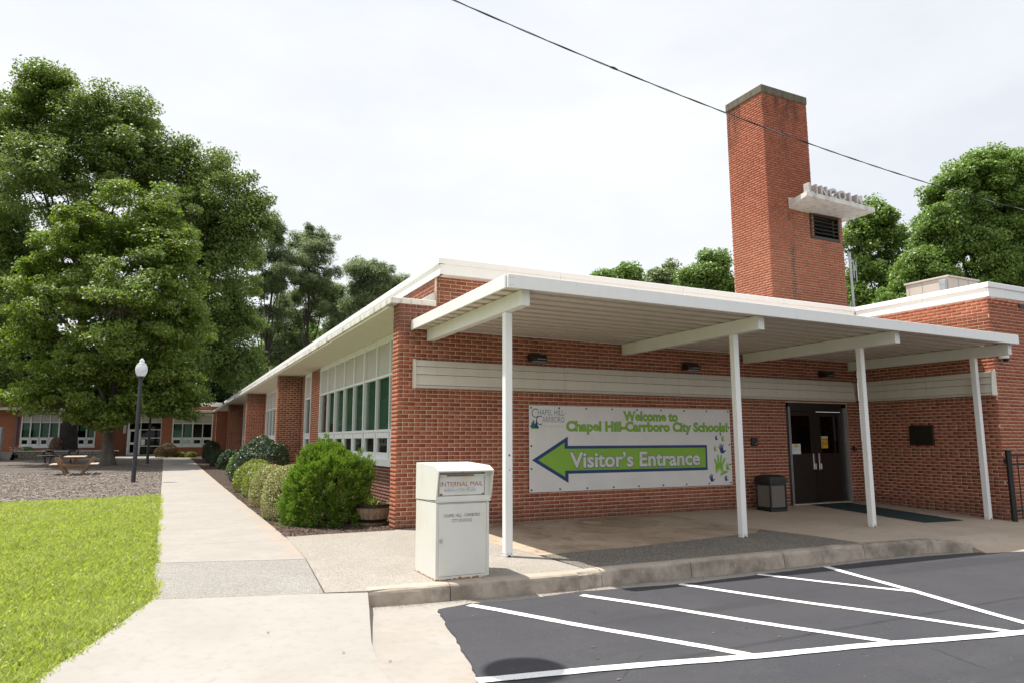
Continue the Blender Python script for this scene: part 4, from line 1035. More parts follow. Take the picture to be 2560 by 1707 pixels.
# school emblem
b = MB()
put_text(b, 'C', .3, (2.475, 0, 1.80), (1, 0, 0), (0, 0, 1), width=.125, height=.165, align='LEFT', bold=-.004)
drape(b, .0015); b.build('emblem_lettering', M_NAVYP, sheet_); b = MB(); put_text(b, 'HAPEL HILL-', .3, (2.605, 0, 1.845), (1, 0, 0), (0, 0, 1), width=.565, height=.105, align='LEFT', bold=-.004)
drape(b, .0015); b.build('emblem_lettering', M_NAVYP, sheet_); b = MB(); put_text(b, 'C', .3, (2.565, 0, 1.672), (1, 0, 0), (0, 0, 1), width=.125, height=.165, align='LEFT', bold=-.004)
drape(b, .0015); b.build('emblem_lettering', M_NAVYP, sheet_); b = MB(); put_text(b, 'ARRBORO', .3, (2.692, 0, 1.718), (1, 0, 0), (0, 0, 1), width=.455, height=.105, align='LEFT', bold=-.004)
drape(b, .0015); b.build('emblem_lettering', M_NAVYP, sheet_)
b = MB(); put_text(b, 'CITY SCHOOLS', .3, (2.655, 0, 1.628), (1, 0, 0), (0, 0, 1), width=.48, height=.04, align='LEFT', space=1.4); drape(b, .0015); b.build('emblem_lettering', M_PALEG, sheet_)
for m, d, pts in ((M_GREENP, .0012, [(2.465, 1.60), (2.62, 1.60), (2.60, 1.64), (2.53, 1.70), (2.50, 1.78), (2.485, 1.70), (2.465, 1.74)]),
                  (M_TEALP, .0022, [(2.47, 1.615), (2.61, 1.615), (2.585, 1.66), (2.54, 1.69), (2.515, 1.77), (2.498, 1.72), (2.478, 1.70)]),
                  (M_NAVYP, .0030, [(2.53, 1.62), (2.625, 1.62), (2.60, 1.66), (2.575, 1.72), (2.565, 1.78), (2.555, 1.71)])):
    b = MB(); flat(b, pts, d); b.build('emblem_leaf', m, sheet_)
# hand prints: one outline per hand
def hand(cx, cz, s, ang, m, d, mirror=1, name='hand_print'):
    fing = [(-.32, .30, -28, .46, .085), (-.14, .44, -10, .60, .09), (.06, .46, 4, .62, .09), (.25, .38, 24, .56, .088)]
    pts = [(-.22, -.42), (-.36, -.12), (-.40, .12)]
    for bx_, bz_, a, ln, w in fing:
        a = rad(a); dx, dz = math.sin(a), math.cos(a); px_, pz_ = math.cos(a), -math.sin(a)
        for t, k in ((0, -1), (.6, -1.05), (.92, -.8), (1.0, 0), (.92, .8), (.6, 1.05), (0, 1)):
            pts.append((bx_+dx*ln*t+px_*w*k, bz_+dz*ln*t+pz_*w*k))
    pts += [(.34, .05), (.42, -.10), (.72, -.03), (.82, -.08), (.80, -.18), (.52, -.30), (.20, -.46)]
    ca, sa = math.cos(rad(ang)), math.sin(rad(ang)); P = []
    for x, z in pts:
        x *= mirror; P.append((cx+s*(x*ca+z*sa), cz+s*(-x*sa+z*ca)))
    b = MB(); flat(b, P, d); return b.build(name, m, sheet_)
for cx, cz, s, a, m in ((6.865, 1.512, .042, 0, M_NAVYP), (6.745, 1.425, .066, 0, M_NAVYP), (6.915, 1.408, .078, 5, M_GREENP), (6.70, 1.205, .070, 8, M_GREENP),
                        (6.885, 1.185, .135, -8, M_NAVYP), (7.015, .83, .098, 4, M_GREENP), (6.585, .612, .105, -8, M_NAVYP), (6.965, .605, .075, 0, M_NAVYP)):
    hand(cx, cz, s, a, m, .0014)
hand(6.80, .815, .275, 8, M_GREENP, .0014); hand(6.77, .705, .125, 28, M_VINYL, .0028)
for i in range(9):
    x = BX0+.045+i*(BX1-BX0-.09)/8
    for z in (BZ0+.04, BZ1-.04): b = MB(); b.tube([(x, bany(x, z)+.002, z), (x, bany(x, z)-.006, z)], .017, 10); b.build('grommet', M_BRONZE, ban)
for z in (.9, 1.3, 1.65):
    for x in (BX0+.045, BX1-.045): b = MB(); b.tube([(x, bany(x, z)+.002, z), (x, bany(x, z)-.006, z)], .017, 10); b.build('grommet', M_BRONZE, ban)

# ------------------------------------------------------------------ fixtures on the walls
def wall_light(x, lab):
    t = thing('wall_light', lab, 'wall light', (x, 0, 2.86), 'black wall lights above the white boards')
    b = MB(); b.box((x-.09, -.012, 2.83), (x+.09, -.03, 2.96), .006); b.build('back_plate', M_BRONZE, t)
    b = MB(); b.prism([(x-.155, -.03, 2.94), (x-.155, -.03, 2.82), (x-.155, -.06, 2.795), (x-.155, -.19, 2.795), (x-.155, -.21, 2.85), (x-.155, -.15, 2.92)], (.31, 0, 0)); hs = b.build('housing', M_BRONZE, t, recalc=True)
    for k in range(6):
        b = MB(); b.box((x-.045+k*.03, -.2125, 2.826), (x-.027+k*.03, -.205, 2.84)); b.build('louvre_slot', M_PALEG, hs)
    b = MB(); b.box((x-.13, -.07, 2.785), (x+.13, -.185, 2.794)); b.build('lens', M_ALU, t)
wall_light(2.555, 'black wall light beside the first canopy post, above the banner left end')
wall_light(6.09, 'black wall light left of the second canopy post, above banner right end')
wall_light(10.02, 'black wall light above the dark entrance doors')

nt_ = thing('door_notice', 'white paper notice with yellow square on left dark door leaf', 'notice', (9.085, .045, 1.09))
b = MB(); b.box((8.945, .040, 1.09), (9.23, .044, 1.31)); pg = b.build('paper', M_PAPER, nt_)
b = MB(); b.box((9.03, .037, 1.235), (9.15, .0395, 1.292)); b.build('yellow_mark', M_YELLOW, pg)
for x in (8.985, 9.19):
    b = MB(); b.prism([(x-.018, .0395, 1.245), (x+.018, .0395, 1.245), (x, .0395, 1.285)], (0, -.002, 0)); b.build('warning_mark', M_PALEG, pg)
for z, a, c in ((1.19, 8.99, 9.19), (1.175, 9.0, 9.18), (1.13, 9.1, 9.17)):
    b = MB(); b.box((a, .0385, z), (c, .0395, z+.005)); b.build('print_line', M_PALEG, pg)
nt_ = thing('door_sticker', 'yellow and black warning sticker on right dark door glass', 'notice', (10.0, .045, 1.2))
b = MB(); b.box((9.897, .040, 1.21), (10.105, .0435, 1.478)); pg = b.build('sticker_sheet', M_YELLOW, nt_)
b = MB(); b.box((9.897, .0375, 1.437), (10.105, .0395, 1.478)); b.build('header_strip', M_PAPER, pg)
for z, h in ((1.40, .012), (1.405, .004), (1.37, .005), (1.345, .005), (1.297, .016), (1.27, .004)):
    if h != .004: b = MB(); b.box((9.91, .0378, z), (10.09, .0396, z+h)); b.build('print_line', M_BLACK, pg)
for x in [9.905+k*.027 for k in range(7)]:
    b = MB(); b.box((x, .0355, 1.445), (x+.014, .0372, 1.47)); b.build('header_mark', M_GREYP, pg)
for z in (1.33, 1.235):
    b = MB(); b.prism([(9.915, .0396, z), (9.955, .0396, z), (9.935, .0396, z+.035)], (0, -.002, 0)); b.build('warning_mark', M_BLACK, pg)
t = thing('intercom', 'small black intercom box on brick left of the doors', 'intercom', (7.79, 0, 1.27))
b = MB(); b.box((7.715, -.05, 1.275), (7.875, -.004, 1.437), .006); p = b.build('housing', M_BLACK, t)
b = MB(); b.box((7.74, -.054, 1.385), (7.79, -.0505, 1.42)); b.build('screen', M_BRONZE, p); b = MB(); b.tube([(7.83, -.05, 1.32), (7.83, -.056, 1.32)], .012, 10); b.build('button', M_GALV, p)
t = thing('card_reader', 'small silver card reader on brick right of the doors', 'card reader', (10.92, 0, 1.14))
b = MB(); b.box((10.90, -.035, 1.145), (10.985, -.004, 1.25), .004); p = b.build('plate', M_ALU, t)
b = MB(); b.box((10.85, -.05, 1.15), (10.893, -.004, 1.25), .004); b.build('sensor', M_BLACK, t)
b = MB(); b.box((10.92, -.039, 1.165), (10.965, -.0355, 1.205)); b.build('key_slot', M_BRONZE, p)
t = thing('wall_plaque', 'dark bronze dedication plaque on the brick side wall', 'plaque', (11.2, -1.45, 1.28))
b = MB(); b.box((11.17, -1.185, 1.283), (11.206, -1.718, 1.695), .006); p = b.build('plate', M_BRONZE, t)
for a, c, e, f in ((1.30, 1.315, -1.2, -1.703), (1.665, 1.68, -1.2, -1.703)): b = MB(); b.box((11.163, e, a), (11.1695, f, c)); b.build('rim', M_BLACK, p)
b = MB()
for k in range(9): b.box((11.165, -1.25, 1.345+k*.033), (11.1695, -1.65, 1.352+k*.033))
b.build('raised_line', M_BRONZE, p)
t = thing('security_camera', 'white dome security camera under canopy end on brick corner', 'security camera', (11.43, -3.04, 3.0))
b = MB(); b.lathe((11.43, -3.11, 2.975), [(0, .13), (.07, .13), (.09, .10), (.095, .05), (.085, .0)], 20); b.box((11.40, -3.06, 3.06), (11.46, -3.036, 3.12), .004); b.build('housing', M_WHITE, t, smooth=False)
b = MB(); b.lathe((11.455, -3.13, 2.975), [(.062, .03), (.064, 0), (.05, -.035), (.03, -.055), (0, -.062)], 18); b.build('dome', M_BLACK, t, smooth=True)

# ------------------------------------------------------------------ mail box
mbx = thing('mail_drop_box', 'rusty white steel INTERNAL MAIL drop box standing by the kerb', 'mailbox', (-.46, -3.65, -.05))
X0, X1, YB, YF = -.765, -.155, -3.32, -3.97
b = MB()
zb0 = -.05
b.box((X0, YB, zb0), (X0+.012, YF, .745), .002); b.box((X1-.012, YB, zb0), (X1, YF, .745), .002); b.box((X0+.012, YB, zb0), (X1-.012, YB-.012, .745), .001)
for a in ((X0+.012, zb0, X0+.028, .745), (X1-.032, zb0, X1-.012, .745), (X0+.028, zb0, X1-.032, -.005), (X0+.028, .738, X1-.032, .745)):
    b.box((a[0], YF, a[1]), (a[2], YF+.03, a[3]))
cab = b.build('cabinet', M_MAIL, mbx)
b = MB(); b.box((X0+.031, YF-.003, -.002), (X1-.035, YF+.016, .735), .003); dd = b.build('door', M_MAIL, cab)
b = MB(); b.tube([(-.711, YF-.003, .36), (-.711, YF-.022, .36)], .017, 12); b.box((-.717, YF-.03, .338), (-.705, YF-.02, .385), .003); b.build('lock_handle', M_CHROME, dd)
b = MB(); put_text(b, 'CHAPEL HILL - CARRBORO', .1, (-.472, YF-.0042, .598), (1, 0, 0), (0, 0, 1), width=.415, height=.032, bold=.0006); b.build('lettering', M_GREYTXT, dd); b = MB()
put_text(b, 'CITY SCHOOLS', .1, (-.475, YF-.0042, .545), (1, 0, 0), (0, 0, 1), width=.232, height=.032, bold=.0006); b.build('lettering', M_GREYTXT, dd)
# hood: sloped cap with deep side cheeks
b = MB(); X2, X3 = X0-.006, X1+.022
prof = [(-3.32, .752), (-3.32, 1.152), (-3.93, 1.130), (-4.045, 1.082), (-3.972, .778)]
b.prism([(X2, y, z) for y, z in prof], (.012, 0, 0)); b.prism([(X3-.012, y, z) for y, z in prof], (.012, 0, 0))
b.prism([(X2+.012, y, z) for y, z in ((-3.32, 1.152), (-3.93, 1.130), (-3.93, 1.118), (-3.32, 1.140))], (X3-X2-.024, 0, 0))
b.prism([(X2+.012, y, z) for y, z in ((-3.931, 1.130), (-4.045, 1.082), (-4.042, 1.070), (-3.931, 1.118))], (X3-X2-.024, 0, 0))
b.box((X2+.012, -3.32, .752), (X3-.012, -3.335, 1.138)); b.box((X2+.012, -3.34, .752), (X3-.012, -3.985, .764))
b.prism([(X2+.012, y, z) for y, z in ((-3.972, .7645), (-3.962, .815), (-3.93, .815), (-3.93, .7645))], (X3-X2-.024, 0, 0))
hood = b.build('hood', M_MAIL, mbx, recalc=True)
def slope_y(z): return -3.962+(z-.815)*(.03)
b = MB(); b.box((X2+.013, -3.95, .816), (-.735, -3.925, 1.117)); b.box((-.200, -3.95, .816), (X3-.013, -3.925, 1.117)); b.box((-.735, -3.95, 1.055), (-.200, -3.925, 1.117)); b.box((-.735, -3.90, .816), (-.200, -3.89, 1.055)); b.build('face_frame', M_MAIL, hood)
b = MB(); b.box((-.727, -3.956, .820), (-.208, -3.925, 1.043), .003); dr_ = b.build('drop_door', M_DROP, hood)
b = MB(); b.box((-.727, -3.985, 1.022), (-.205, -3.957, 1.040), .004); b.build('pull_lip', M_MAIL, dr_)
b = MB(); b.box((-.655, -3.9875, 1.0225), (-.345, -3.9855, 1.0385)); b.build('rust_patch', M_RUST, dr_)
b = MB(); put_text(b, 'INTERNAL MAIL', .1, (-.470, -3.9575, .915), (1, 0, 0), (0, 0, 1), width=.487, height=.047, bold=0); b.build('lettering', M_REDTXT, dr_)
for pts in ([(-.665, .875), (-.66, .862), (-.648, .875), (-.65, .885)], [(-.722, .823), (-.69, .823), (-.692, .84), (-.72, .843)], [(-.243, .823), (-.212, .823), (-.213, .84), (-.235, .836)]):
    b = MB(); b.face([(x, -3.9576, z) for x, z in pts]); b.build('rust_patch', M_RUST, dr_)
b = MB(); b.tube([(-.462, -3.95, 1.083), (-.462, -3.975, 1.083)], .014, 12); b.box((-.47, -3.98, 1.062), (-.454, -3.955, 1.08), .003); b.build('lock', M_BRONZE, hood)
b = MB(); b.box((X0-.03, -3.30, -.052), (X1+.02, -4.02, -.047)); b.build('rust_stain', M_RUST, mbx)
bpy.data.objects['rust_stain'].scale = (1, 1, 1)

# ------------------------------------------------------------------ litter bin by the doors
tx, ty = 7.72, -.48; tz = porch_z(tx, ty)
bin_ = thing('litter_bin', 'black square litter bin with pebbled panels left of the doors', 'bin', (tx, ty, tz))
a = rad(-4); Rb = np.array([[math.cos(a), -math.sin(a), 0], [math.sin(a), math.cos(a), 0], [0, 0, 1]])
def bbox(mb, c, d, ch=.006): return mb.obox(np.array([tx, ty, tz])+Rb@np.array(c, float), d, Rb, ch)
b = MB(); bbox(b, (0, 0, .03), (.42, .42, .06))
for sx in (-1, 1):
    for sy in (-1, 1): bbox(b, (sx*.193, sy*.193, .30), (.036, .036, .50))
bbox(b, (0, 0, .53), (.42, .42, .05)); bbox(b, (0, 0, .3), (.37, .37, .48)); b.build('frame', M_BLACK, bin_)
for c, d in (((0, -.188, .295), (.34, .02, .43)), ((0, .188, .295), (.34, .02, .43)), ((-.188, 0, .295), (.02, .34, .43)), ((.188, 0, .295), (.02, .34, .43))):
    b = MB(); bbox(b, c, d, .003); b.build('pebble_panel', M_PEBBLE, bin_)
b = MB(); V = []
for z, h in ((.555, .225), (.62, .225), (.68, .20), (.715, .12)):
    V += [tuple(np.array([tx, ty, tz])+Rb@np.array([sx*h, sy*h, z])) for sx, sy in ((-1, -1), (1, -1), (1, 1), (-1, 1))]
F = [(3, 2, 1, 0), (12, 13, 14, 15)]+[(i*4+k, i*4+(k+1) % 4, i*4+4+(k+1) % 4, i*4+4+k) for i in range(3) for k in range(4)]
b.mesh(V, F); b.build('lid', M_BLACK, bin_)

# ------------------------------------------------------------------ carpet runner, floor plate
b = MB(); N1, N2 = 6, 20
def mpt(i, j):
    u, v = i/N1, j/N2; p = (1-u)*((1-v)*np.array([9.30, -.06])+v*np.array([9.08, -2.76]))+u*((1-v)*np.array([10.48, -.06])+v*np.array([10.18, -2.80]))
    if i in (0, N1): p[0] += .006*math.sin(j*2.1)
    return (p[0], p[1], porch_z(p[0], p[1])+.010+.002*math.sin(j*1.7)*math.sin(i*2.3))
V = [mpt(i, j) for j in range(N2+1) for i in range(N1+1)]; F = [(j*(N1+1)+i, (j+1)*(N1+1)+i, (j+1)*(N1+1)+i+1, j*(N1+1)+i+1) for j in range(N2) for i in range(N1)]
b.mesh(V, F); run_ = b.build('door_mat', M_MATG)
tag(run_, 'long dark green carpet runner leading to the entrance doors', 'doormat')
for p in run_.data.polygons: p.flip() if p.normal.z < 0 else None
c0 = np.array([3.36, -.56]); b = MB(); b.tube([(c0[0], c0[1], porch_z(*c0)-.02), (c0[0], c0[1], porch_z(*c0)+.006)], .165, 28); fp = b.build('floor_plate', mat_plain('floor_plate_metal', (.42, .33, .23), .6))
tag(fp, 'round pale cleanout cover set in the porch floor below the banner', 'floor cover')

# ------------------------------------------------------------------ black metal fence at the right wall
fx, fy = 11.17, -3.15; fz = -.19
fen = thing('metal_fence', 'black metal picket fence starting at the right brick corner', 'fence', (fx, fy, fz))
d = np.array([.80, -.55, 0]); d /= np.linalg.norm(d); s = np.array([d[1], -d[0], 0]); Rf = np.stack([d, s, (0, 0, 1)], 1)
P0 = np.array([fx, fy, 0.])
for k, dist in enumerate((0, 2.3)):
    b = MB(); b.obox(P0+d*dist+np.array([0, 0, (fz+1.17)/2]), (.08, .08, 1.17-fz), Rf, .006); b.obox(P0+d*dist+np.array([0, 0, 1.18]), (.095, .095, .025), Rf, .006); b.build('post', M_BLACK, fen)
for z in (1.10, .93, .06):
    b = MB(); b.obox(P0+d*1.15+np.array([0, 0, z]), (2.22, .03, .035), Rf, .003); b.build('rail', M_BLACK, fen)
for k in range(15):
    b = MB(); b.obox(P0+d*(.15+k*.145)+np.array([0, 0, .49]), (.017, .017, 1.17), Rf, .002); b.build('picket', M_BLACK, fen)
b = MB(); b.obox(P0+np.array([0, 0, .98])-s*.05, (.10, .05, .09), Rf, .006); b.build('latch', M_BLACK, fen)

# ------------------------------------------------------------------ roof things
t = thing('rooftop_unit', 'tan metal rooftop air unit behind the right white roof edge', 'air unit', (14.0, -.3, 4.44))
b = MB(); b.box((13.40, -1.0, 4.444), (14.62, .08, 5.28), .006); cab = b.build('casing', M_TAN, t)
b = MB(); b.box((13.37, -1.03, 5.281), (14.65, .11, 5.325), .006); b.build('lid', M_TAN, t)
b = MB(); b.box((13.30, -.98, 4.95), (13.398, -.83, 5.22), .008); jb = b.build('junction_box', M_GALV, t)
b = MB(); b.box((13.295, -.985, 5.10), (13.30, -.825, 5.215), .002); b.build('cover', M_GALV, jb)
b = MB()
for y in (-.35, .0): b.box((13.392, y, 4.5), (13.3995, y+.006, 5.27))
for x in (13.8, 14.2): b.box((x, -1.008, 4.5), (x+.006, -1.0005, 5.27))
b.build('seam', M_GALV, cab)
t = thing('antenna_mast', 'thin white antenna mast behind the brick chimney', 'antenna', (12.58, 1.0, 4.44))
b = MB(); b.tube([(12.595, 1, 4.44), (12.58, 1, 5.6), (12.567, 1, 6.27)], .035, 10); b.build('mast', M_GALV, t)
b = MB(); b.tube([(12.58, 1, 5.79), (12.70, 1, 5.81), (12.80, 1, 5.86)], .012, 6); arm = b.build('arm', M_GALV, t)
for x, z0, z1 in ((12.70, 5.6, 6.08), (12.79, 5.5, 6.06)):
    b = MB(); b.tube([(x, 1, z0), (x, 1, z1)], .012, 6); b.build('rod', M_GALV, arm)
b = MB(); b.tube([(12.47, 1, 4.44), (12.47, 1, 4.9), (12.50, 1, 4.96), (12.53, 1, 4.9), (12.53, 1, 4.44)], .012, 6); b.build('vent_loop', M_GALV, t)

# ------------------------------------------------------------------ service cable and its pole (the pole stands left of the view)
CPX = [(1037, 0), (1200, 75), (1410, 152), (1660, 252), (1860, 332), (2050, 398), (2130, 425), (2352, 480)]
cp = [on(x, y, 1, -5.06) for x, y in CPX]
cx_ = np.array([p[0] for p in cp]); cz_ = np.array([p[2] for p in cp]); pf = np.polyfit(cx_, cz_, 2)
poleX, poleZ = -14.0, 7.0
def cabz(x):
    return float(np.polyval(pf, x)) if x > -1.2 else float(np.polyval(pf, -1.2))+(-1.2-x)*abs(np.polyval(np.polyder(pf), -1.2))*1.06
cb = thing('service_cable', 'twisted black overhead cable sagging across the sky past the chimney', 'cable', (0, -5.06, 5))
xs_ = np.arange(-14.0, 13.0, .06)
mid = [np.array([x, -5.06, cabz(x)]) for x in xs_]
for ph, m, rr_ in ((0, M_CABLE, .0046), (math.pi, M_CABLE, .0046), (math.pi/2, M_ALU, .003)):
    b = MB(); b.tube([p+.0046*np.array([0, math.cos(ph+i*.42), math.sin(ph+i*.42)]) for i, p in enumerate(mid)], rr_, 5, caps=False); b.build('strand', m, cb)
xk = on(1410, 152, 1, -5.06)[0]; b = MB(); b.tube([(xk-.05, -5.06, cabz(xk-.05)), (xk, -5.06, cabz(xk)+.004), (xk+.05, -5.06, cabz(xk+.05))], [.009, .014, .009], 8); b.build('splice', M_CABLE, cb)
# ------------------------------------------------------------------ utility pole; unseen lamp added to cast the round shadow on the asphalt
zp = hz(0, -5.06); zt_ = cabz(poleX)+.5
up_ = thing('utility_pole', 'wooden utility pole carrying the service cable, far left of the view', 'utility pole', (poleX, -5.06, zp))
b = MB(); b.tube([(poleX, -5.10, zp-.3), (poleX, -5.10, zt_)], [.13, .10], 14); b.build('pole', M_BARK, up_)
b = MB(); b.tube([(poleX, -5.06, zt_-.5), (poleX+.25, -5.06, zt_-.5)], .03, 8); b.build('bracket', M_GALV, up_)
lx_, ly_ = -2.83, -4.78; lz_ = cabz(lx_)
sl_ = thing('shadow_lamp', 'unseen round grey street lamp added on the overhead cable to cast a shadow', 'street lamp', (lx_, ly_, lz_))
b = MB(); b.tube([(lx_, -5.06, lz_+.02), (lx_, -4.92, lz_+.20), (lx_, ly_, lz_+.16)], .014, 8); b.build('bracket', M_GALV, sl_)
b = MB(); b.lathe((lx_, ly_, lz_), [(0, .16), (.12, .14), (.27, .06), (.30, .0), (.27, -.03), (.22, -.10), (.12, -.16), (0, -.18)], 20); b.build('lamp_head', M_GALV, sl_, smooth=True)

# ------------------------------------------------------------------ lamp posts in the courtyard
def lamp_post(x, y, ztop, lab, group):
    z0 = G(y)-.03; t = thing('lamp_post', lab, 'lamp post', (x, y, z0), group); h = ztop-z0
    b = MB(); b.tube([(x, y, z0-.1), (x, y, ztop-.66)], [.075, .055], 14); b.build('post', M_LANTERN, t)
    b = MB(); b.lathe((x, y, ztop-.66), [(.055, -.12), (.075, -.11), (.085, -.04), (.13, -.02), (.14, .0), (.14, .02), (0, .02)], 20); b.build('collar', M_LANTERN, t)
    g = MB(); g.lathe((x, y, ztop-.64), [(.105, .0), (.15, .06), (.185, .15), (.195, .24), (.185, .33), (.155, .40), (.135, .425), (.145, .435), (.10, .47), (.075, .49), (.08, .52), (.085, .55), (.06, .585), (.03, .61), (.02, .63), (0, .64)], 24)
    gl = g.build('globe', M_GLOBE, t, smooth=True)
    b = MB(); b.tube([(x, y, ztop-.64), (x, y, ztop-.44)], .03, 10); b.build('bulb', M_WHITEP, gl)
    return t
p = on(306, 1105, 2, .03); lamp_post(p[0], p[1], 4.28, 'tall dark lamp post with frosted acorn globe beside the walk', 'lamp posts in the courtyard')
lamp_post(-4.17, 34.2, 4.0, 'farther black lamp post half hidden by maple leaves, at the glazed entrance', 'lamp posts in the courtyard')

# ------------------------------------------------------------------ picnic tables
def picnic_table(cx, cy, rot, lab, wood=True):
    z0 = G(cy)-.03; t = thing('picnic_table', lab, 'picnic table', (cx, cy, z0), 'picnic tables in the mulch court')
    a = rad(rot); R = np.array([[math.cos(a), -math.sin(a), 0], [math.sin(a), math.cos(a), 0], [0, 0, 1]]); o = np.array([cx, cy, z0])
    m, mt = (M_WOOD, M_WOODL) if wood else (M_BLACK, M_BLACK)
    L = 1.8                                              # boards run along local y; the end frame faces local -y
    def bd(c, d, name, mm, ch=.006, Rx=None):
        b = MB(); b.obox(o+R@np.array(c, float), d, R@Rx if Rx is not None else R, ch); return b.build(name, mm, t)
    for k in range(5): bd((-.30+k*.15, 0, .735), (.14, L, .04), 'top_plank', mt)
    for s in (-1, 1):
        for k in range(2): bd((s*(.62+k*.15), 0, .43), (.14, L, .04), 'seat_plank', mt)
    for y in (-.62, .62):
        bd((0, y, .385), (1.52, .045, .09), 'cross_beam', m); bd((0, y, .69), (.72, .045, .08), 'cross_beam', m)
        for s in (-1, 1):
            ang = math.atan2(.40, .71)*s; Rx = np.array([[math.cos(ang), 0, -math.sin(ang)], [0, 1, 0], [math.sin(ang), 0, math.cos(ang)]]).T
            bd((s*.46, y+.05*(1 if y > 0 else -1), .355), (.10, .045, .80), 'leg', m, Rx=Rx)
    for s in (-1, 1):
        ang = -s*rad(52); Rx = np.array([[1, 0, 0], [0, math.cos(ang), -math.sin(ang)], [0, math.sin(ang), math.cos(ang)]]); bd((0, s*.36, .53), (.04, .045, .62), 'brace', m, Rx=Rx)
    return t
picnic_table(-6.63, 23.3, 2, 'brown wooden picnic table standing on the grey mulch in front')
picnic_table(-8.75, 37.6, 75, 'black metal picnic table in tree shade before the big oak trunk', False)

# ------------------------------------------------------------------ far wing across the court
FY = 49.3; fg = .34
wing = thing('far_wing', 'distant low brick school wing with white eave and window rows across the court', 'building', (-10, FY, fg))
def fwall(x0, x1, z0, z1, y=FY, d=.3, name='wall'):
    b = MB(); b.box((x0, y, z0), (x1, y+d, z1)); return b.build(name, M_FARBRICK, wing)
FZS = (.93, 1.09, 1.66, 2.76, 3.44, 3.55)
fwall(-12.62, -8.0, -.1, .93); fwall(-8.0, -7.25, -.1, 3.6); fwall(-3.62, -2.88, -.1, 3.6); fwall(-2.88, .0, -.1, .93); fwall(.0, .85, -.1, 3.6)
fwall(-14.05, -12.62, -.1, 3.6); fwall(-20.3, -14.05, -.1, .93); fwall(-30, -20.3, -.1, 3.6)
fwall(-7.25, -5.95, -.1, 3.6, FY+.9); b = MB(); b.box((-7.35, FY+.3, -.1), (-7.25, FY+.9, 3.6)); b.build('wall', M_FARBRICK, wing)
for x0, x1, n_ in ((-12.62, -8.0, 8), (-2.88, .0, 4), (-20.3, -14.05, 10)):
    window(wing, (0, FY, 0), X_, (0, -1, 0), x0, x1, n_, 2 if n_ == 4 else 3, FZS, base_t=.06, blinds=tuple(range(n_)) if n_ != 4 else (0, 1))
b = MB(); b.box((-30, FY-1.25, 3.66), (-.14, FY+.3, 3.76), .01); b.build('eave', M_EAVE, wing)
b = MB(); b.box((-30, FY-1.2, 3.60), (-.1, FY+.3, 3.655)); b.build('soffit', M_SOFFIT, wing)
b = MB(); b.box((-30, FY-.1, 3.77), (.66, FY+.1, 4.12)); b.build('upper_wall', M_FARBRICK, wing)
b = MB(); b.box((-30, FY-.25, 4.12), (.6, FY+.2, 4.28), .01); b.box((-30, FY-.30, 4.283), (.6, FY+.2, 4.42), .01); b.build('roof_edge', M_WHITE, wing)
b = MB(); b.box((-30, FY+.2, 4.1), (.6, FY+12, 4.38)); b.build('roof', M_ROOF, wing)
b = MB(); b.box((-30, FY+11.5, -.1), (.8, FY+12, 4.1)); b.build('wall', M_FARBRICK, wing)
# glazed entrance: doors, side lights
gx0, gx1, gy = -5.93, -3.62, FY+.35
b = MB()
for x in (gx0, gx0+.06, -5.08, -4.42, gx1-.06): b.box((x, gy-.05, fg), (x+.06, gy+.05, 3.5), .004)
for z in (fg, 1.0, 1.62, 2.25, 2.80, 3.45): b.box((-5.02, gy-.04, z), (gx1-.06, gy+.04, z+.055), .003)
for z in (2.25, 2.80): b.box((gx0+.12, gy-.04, z), (-5.08, gy+.04, z+.055), .003)
ent = b.build('glazed_entrance', M_FRAME, wing)
for x0, x1, z0, z1 in [(a, c, z, z2) for a, c in ((-5.02, -4.42), (-4.36, gx1-.06)) for z, z2 in ((fg+.055, 1.0), (1.055, 1.62), (1.675, 2.25))]:
    b = MB(); b.box((x0, gy-.004, z0), (x1, gy+.004, z1)); b.build('pane', M_GLASSD, ent)
for x0, x1 in ((gx0+.12, -5.08), (-5.02, -4.42), (-4.36, gx1-.06)):
    b = MB(); b.box((x0, gy-.01, 2.305), (x1, gy+.01, 2.80)); b.build('pane', M_GLASS, ent)
    b = MB(); b.box((x0, gy-.01, 2.855), (x1, gy+.01, 3.45)); b.build('spandrel_panel', M_SPAN, ent)
b = MB(); dx0, dx1 = gx0+.125, -5.085
for a in ((dx0, fg+.01, dx0+.09, 2.245), (dx1-.09, fg+.01, dx1, 2.245), (dx0+.09, fg+.01, dx1-.09, fg+.2), (dx0+.09, 1.15, dx1-.09, 1.32), (dx0+.09, 2.14, dx1-.09, 2.245)): b.box((a[0], gy-.035, a[1]), (a[2], gy+.02, a[3]), .004)
dd = b.build('door', M_FRAME, ent)
for z0, z1 in ((fg+.2, 1.15), (1.32, 2.14)): b = MB(); b.box((dx0+.09, gy-.01, z0), (dx1-.09, gy, z1)); b.build('pane', M_GLASSD, dd)
b = MB(); b.box((dx1-.30, gy-.02, 1.42), (dx1-.13, gy-.012, 1.72)); b.build('sticker', M_YELLOW, dd)
b = MB(); b.box((-4.98, gy-.016, 1.10), (-4.72, gy-.008, 1.55)); b.build('notice', M_PAPER, ent); b = MB(); b.box((-4.63, gy-.016, 1.56), (-4.47, gy-.008, 1.61)); b.build('notice', M_PAPER, ent)
b = MB(); b.box((-6.4, FY+1.6, fg), (-3.3, FY+1.7, 3.5)); b.build('lobby_lining', M_DARKROOM, wing)
b = MB(); b.box((-6.25, FY+.84, 2.0), (-6.05, FY+.89, 3.2)); b.build('wall_sign', M_FRAME, wing)
b = MB(); b.box((-2.12, FY-.012, 1.2), (-1.55, FY-.004, 1.52)); b.build('window_poster', mat_plain('pale_blue_poster', (.45, .62, .75), .7, var=.3, vs=9), wing)
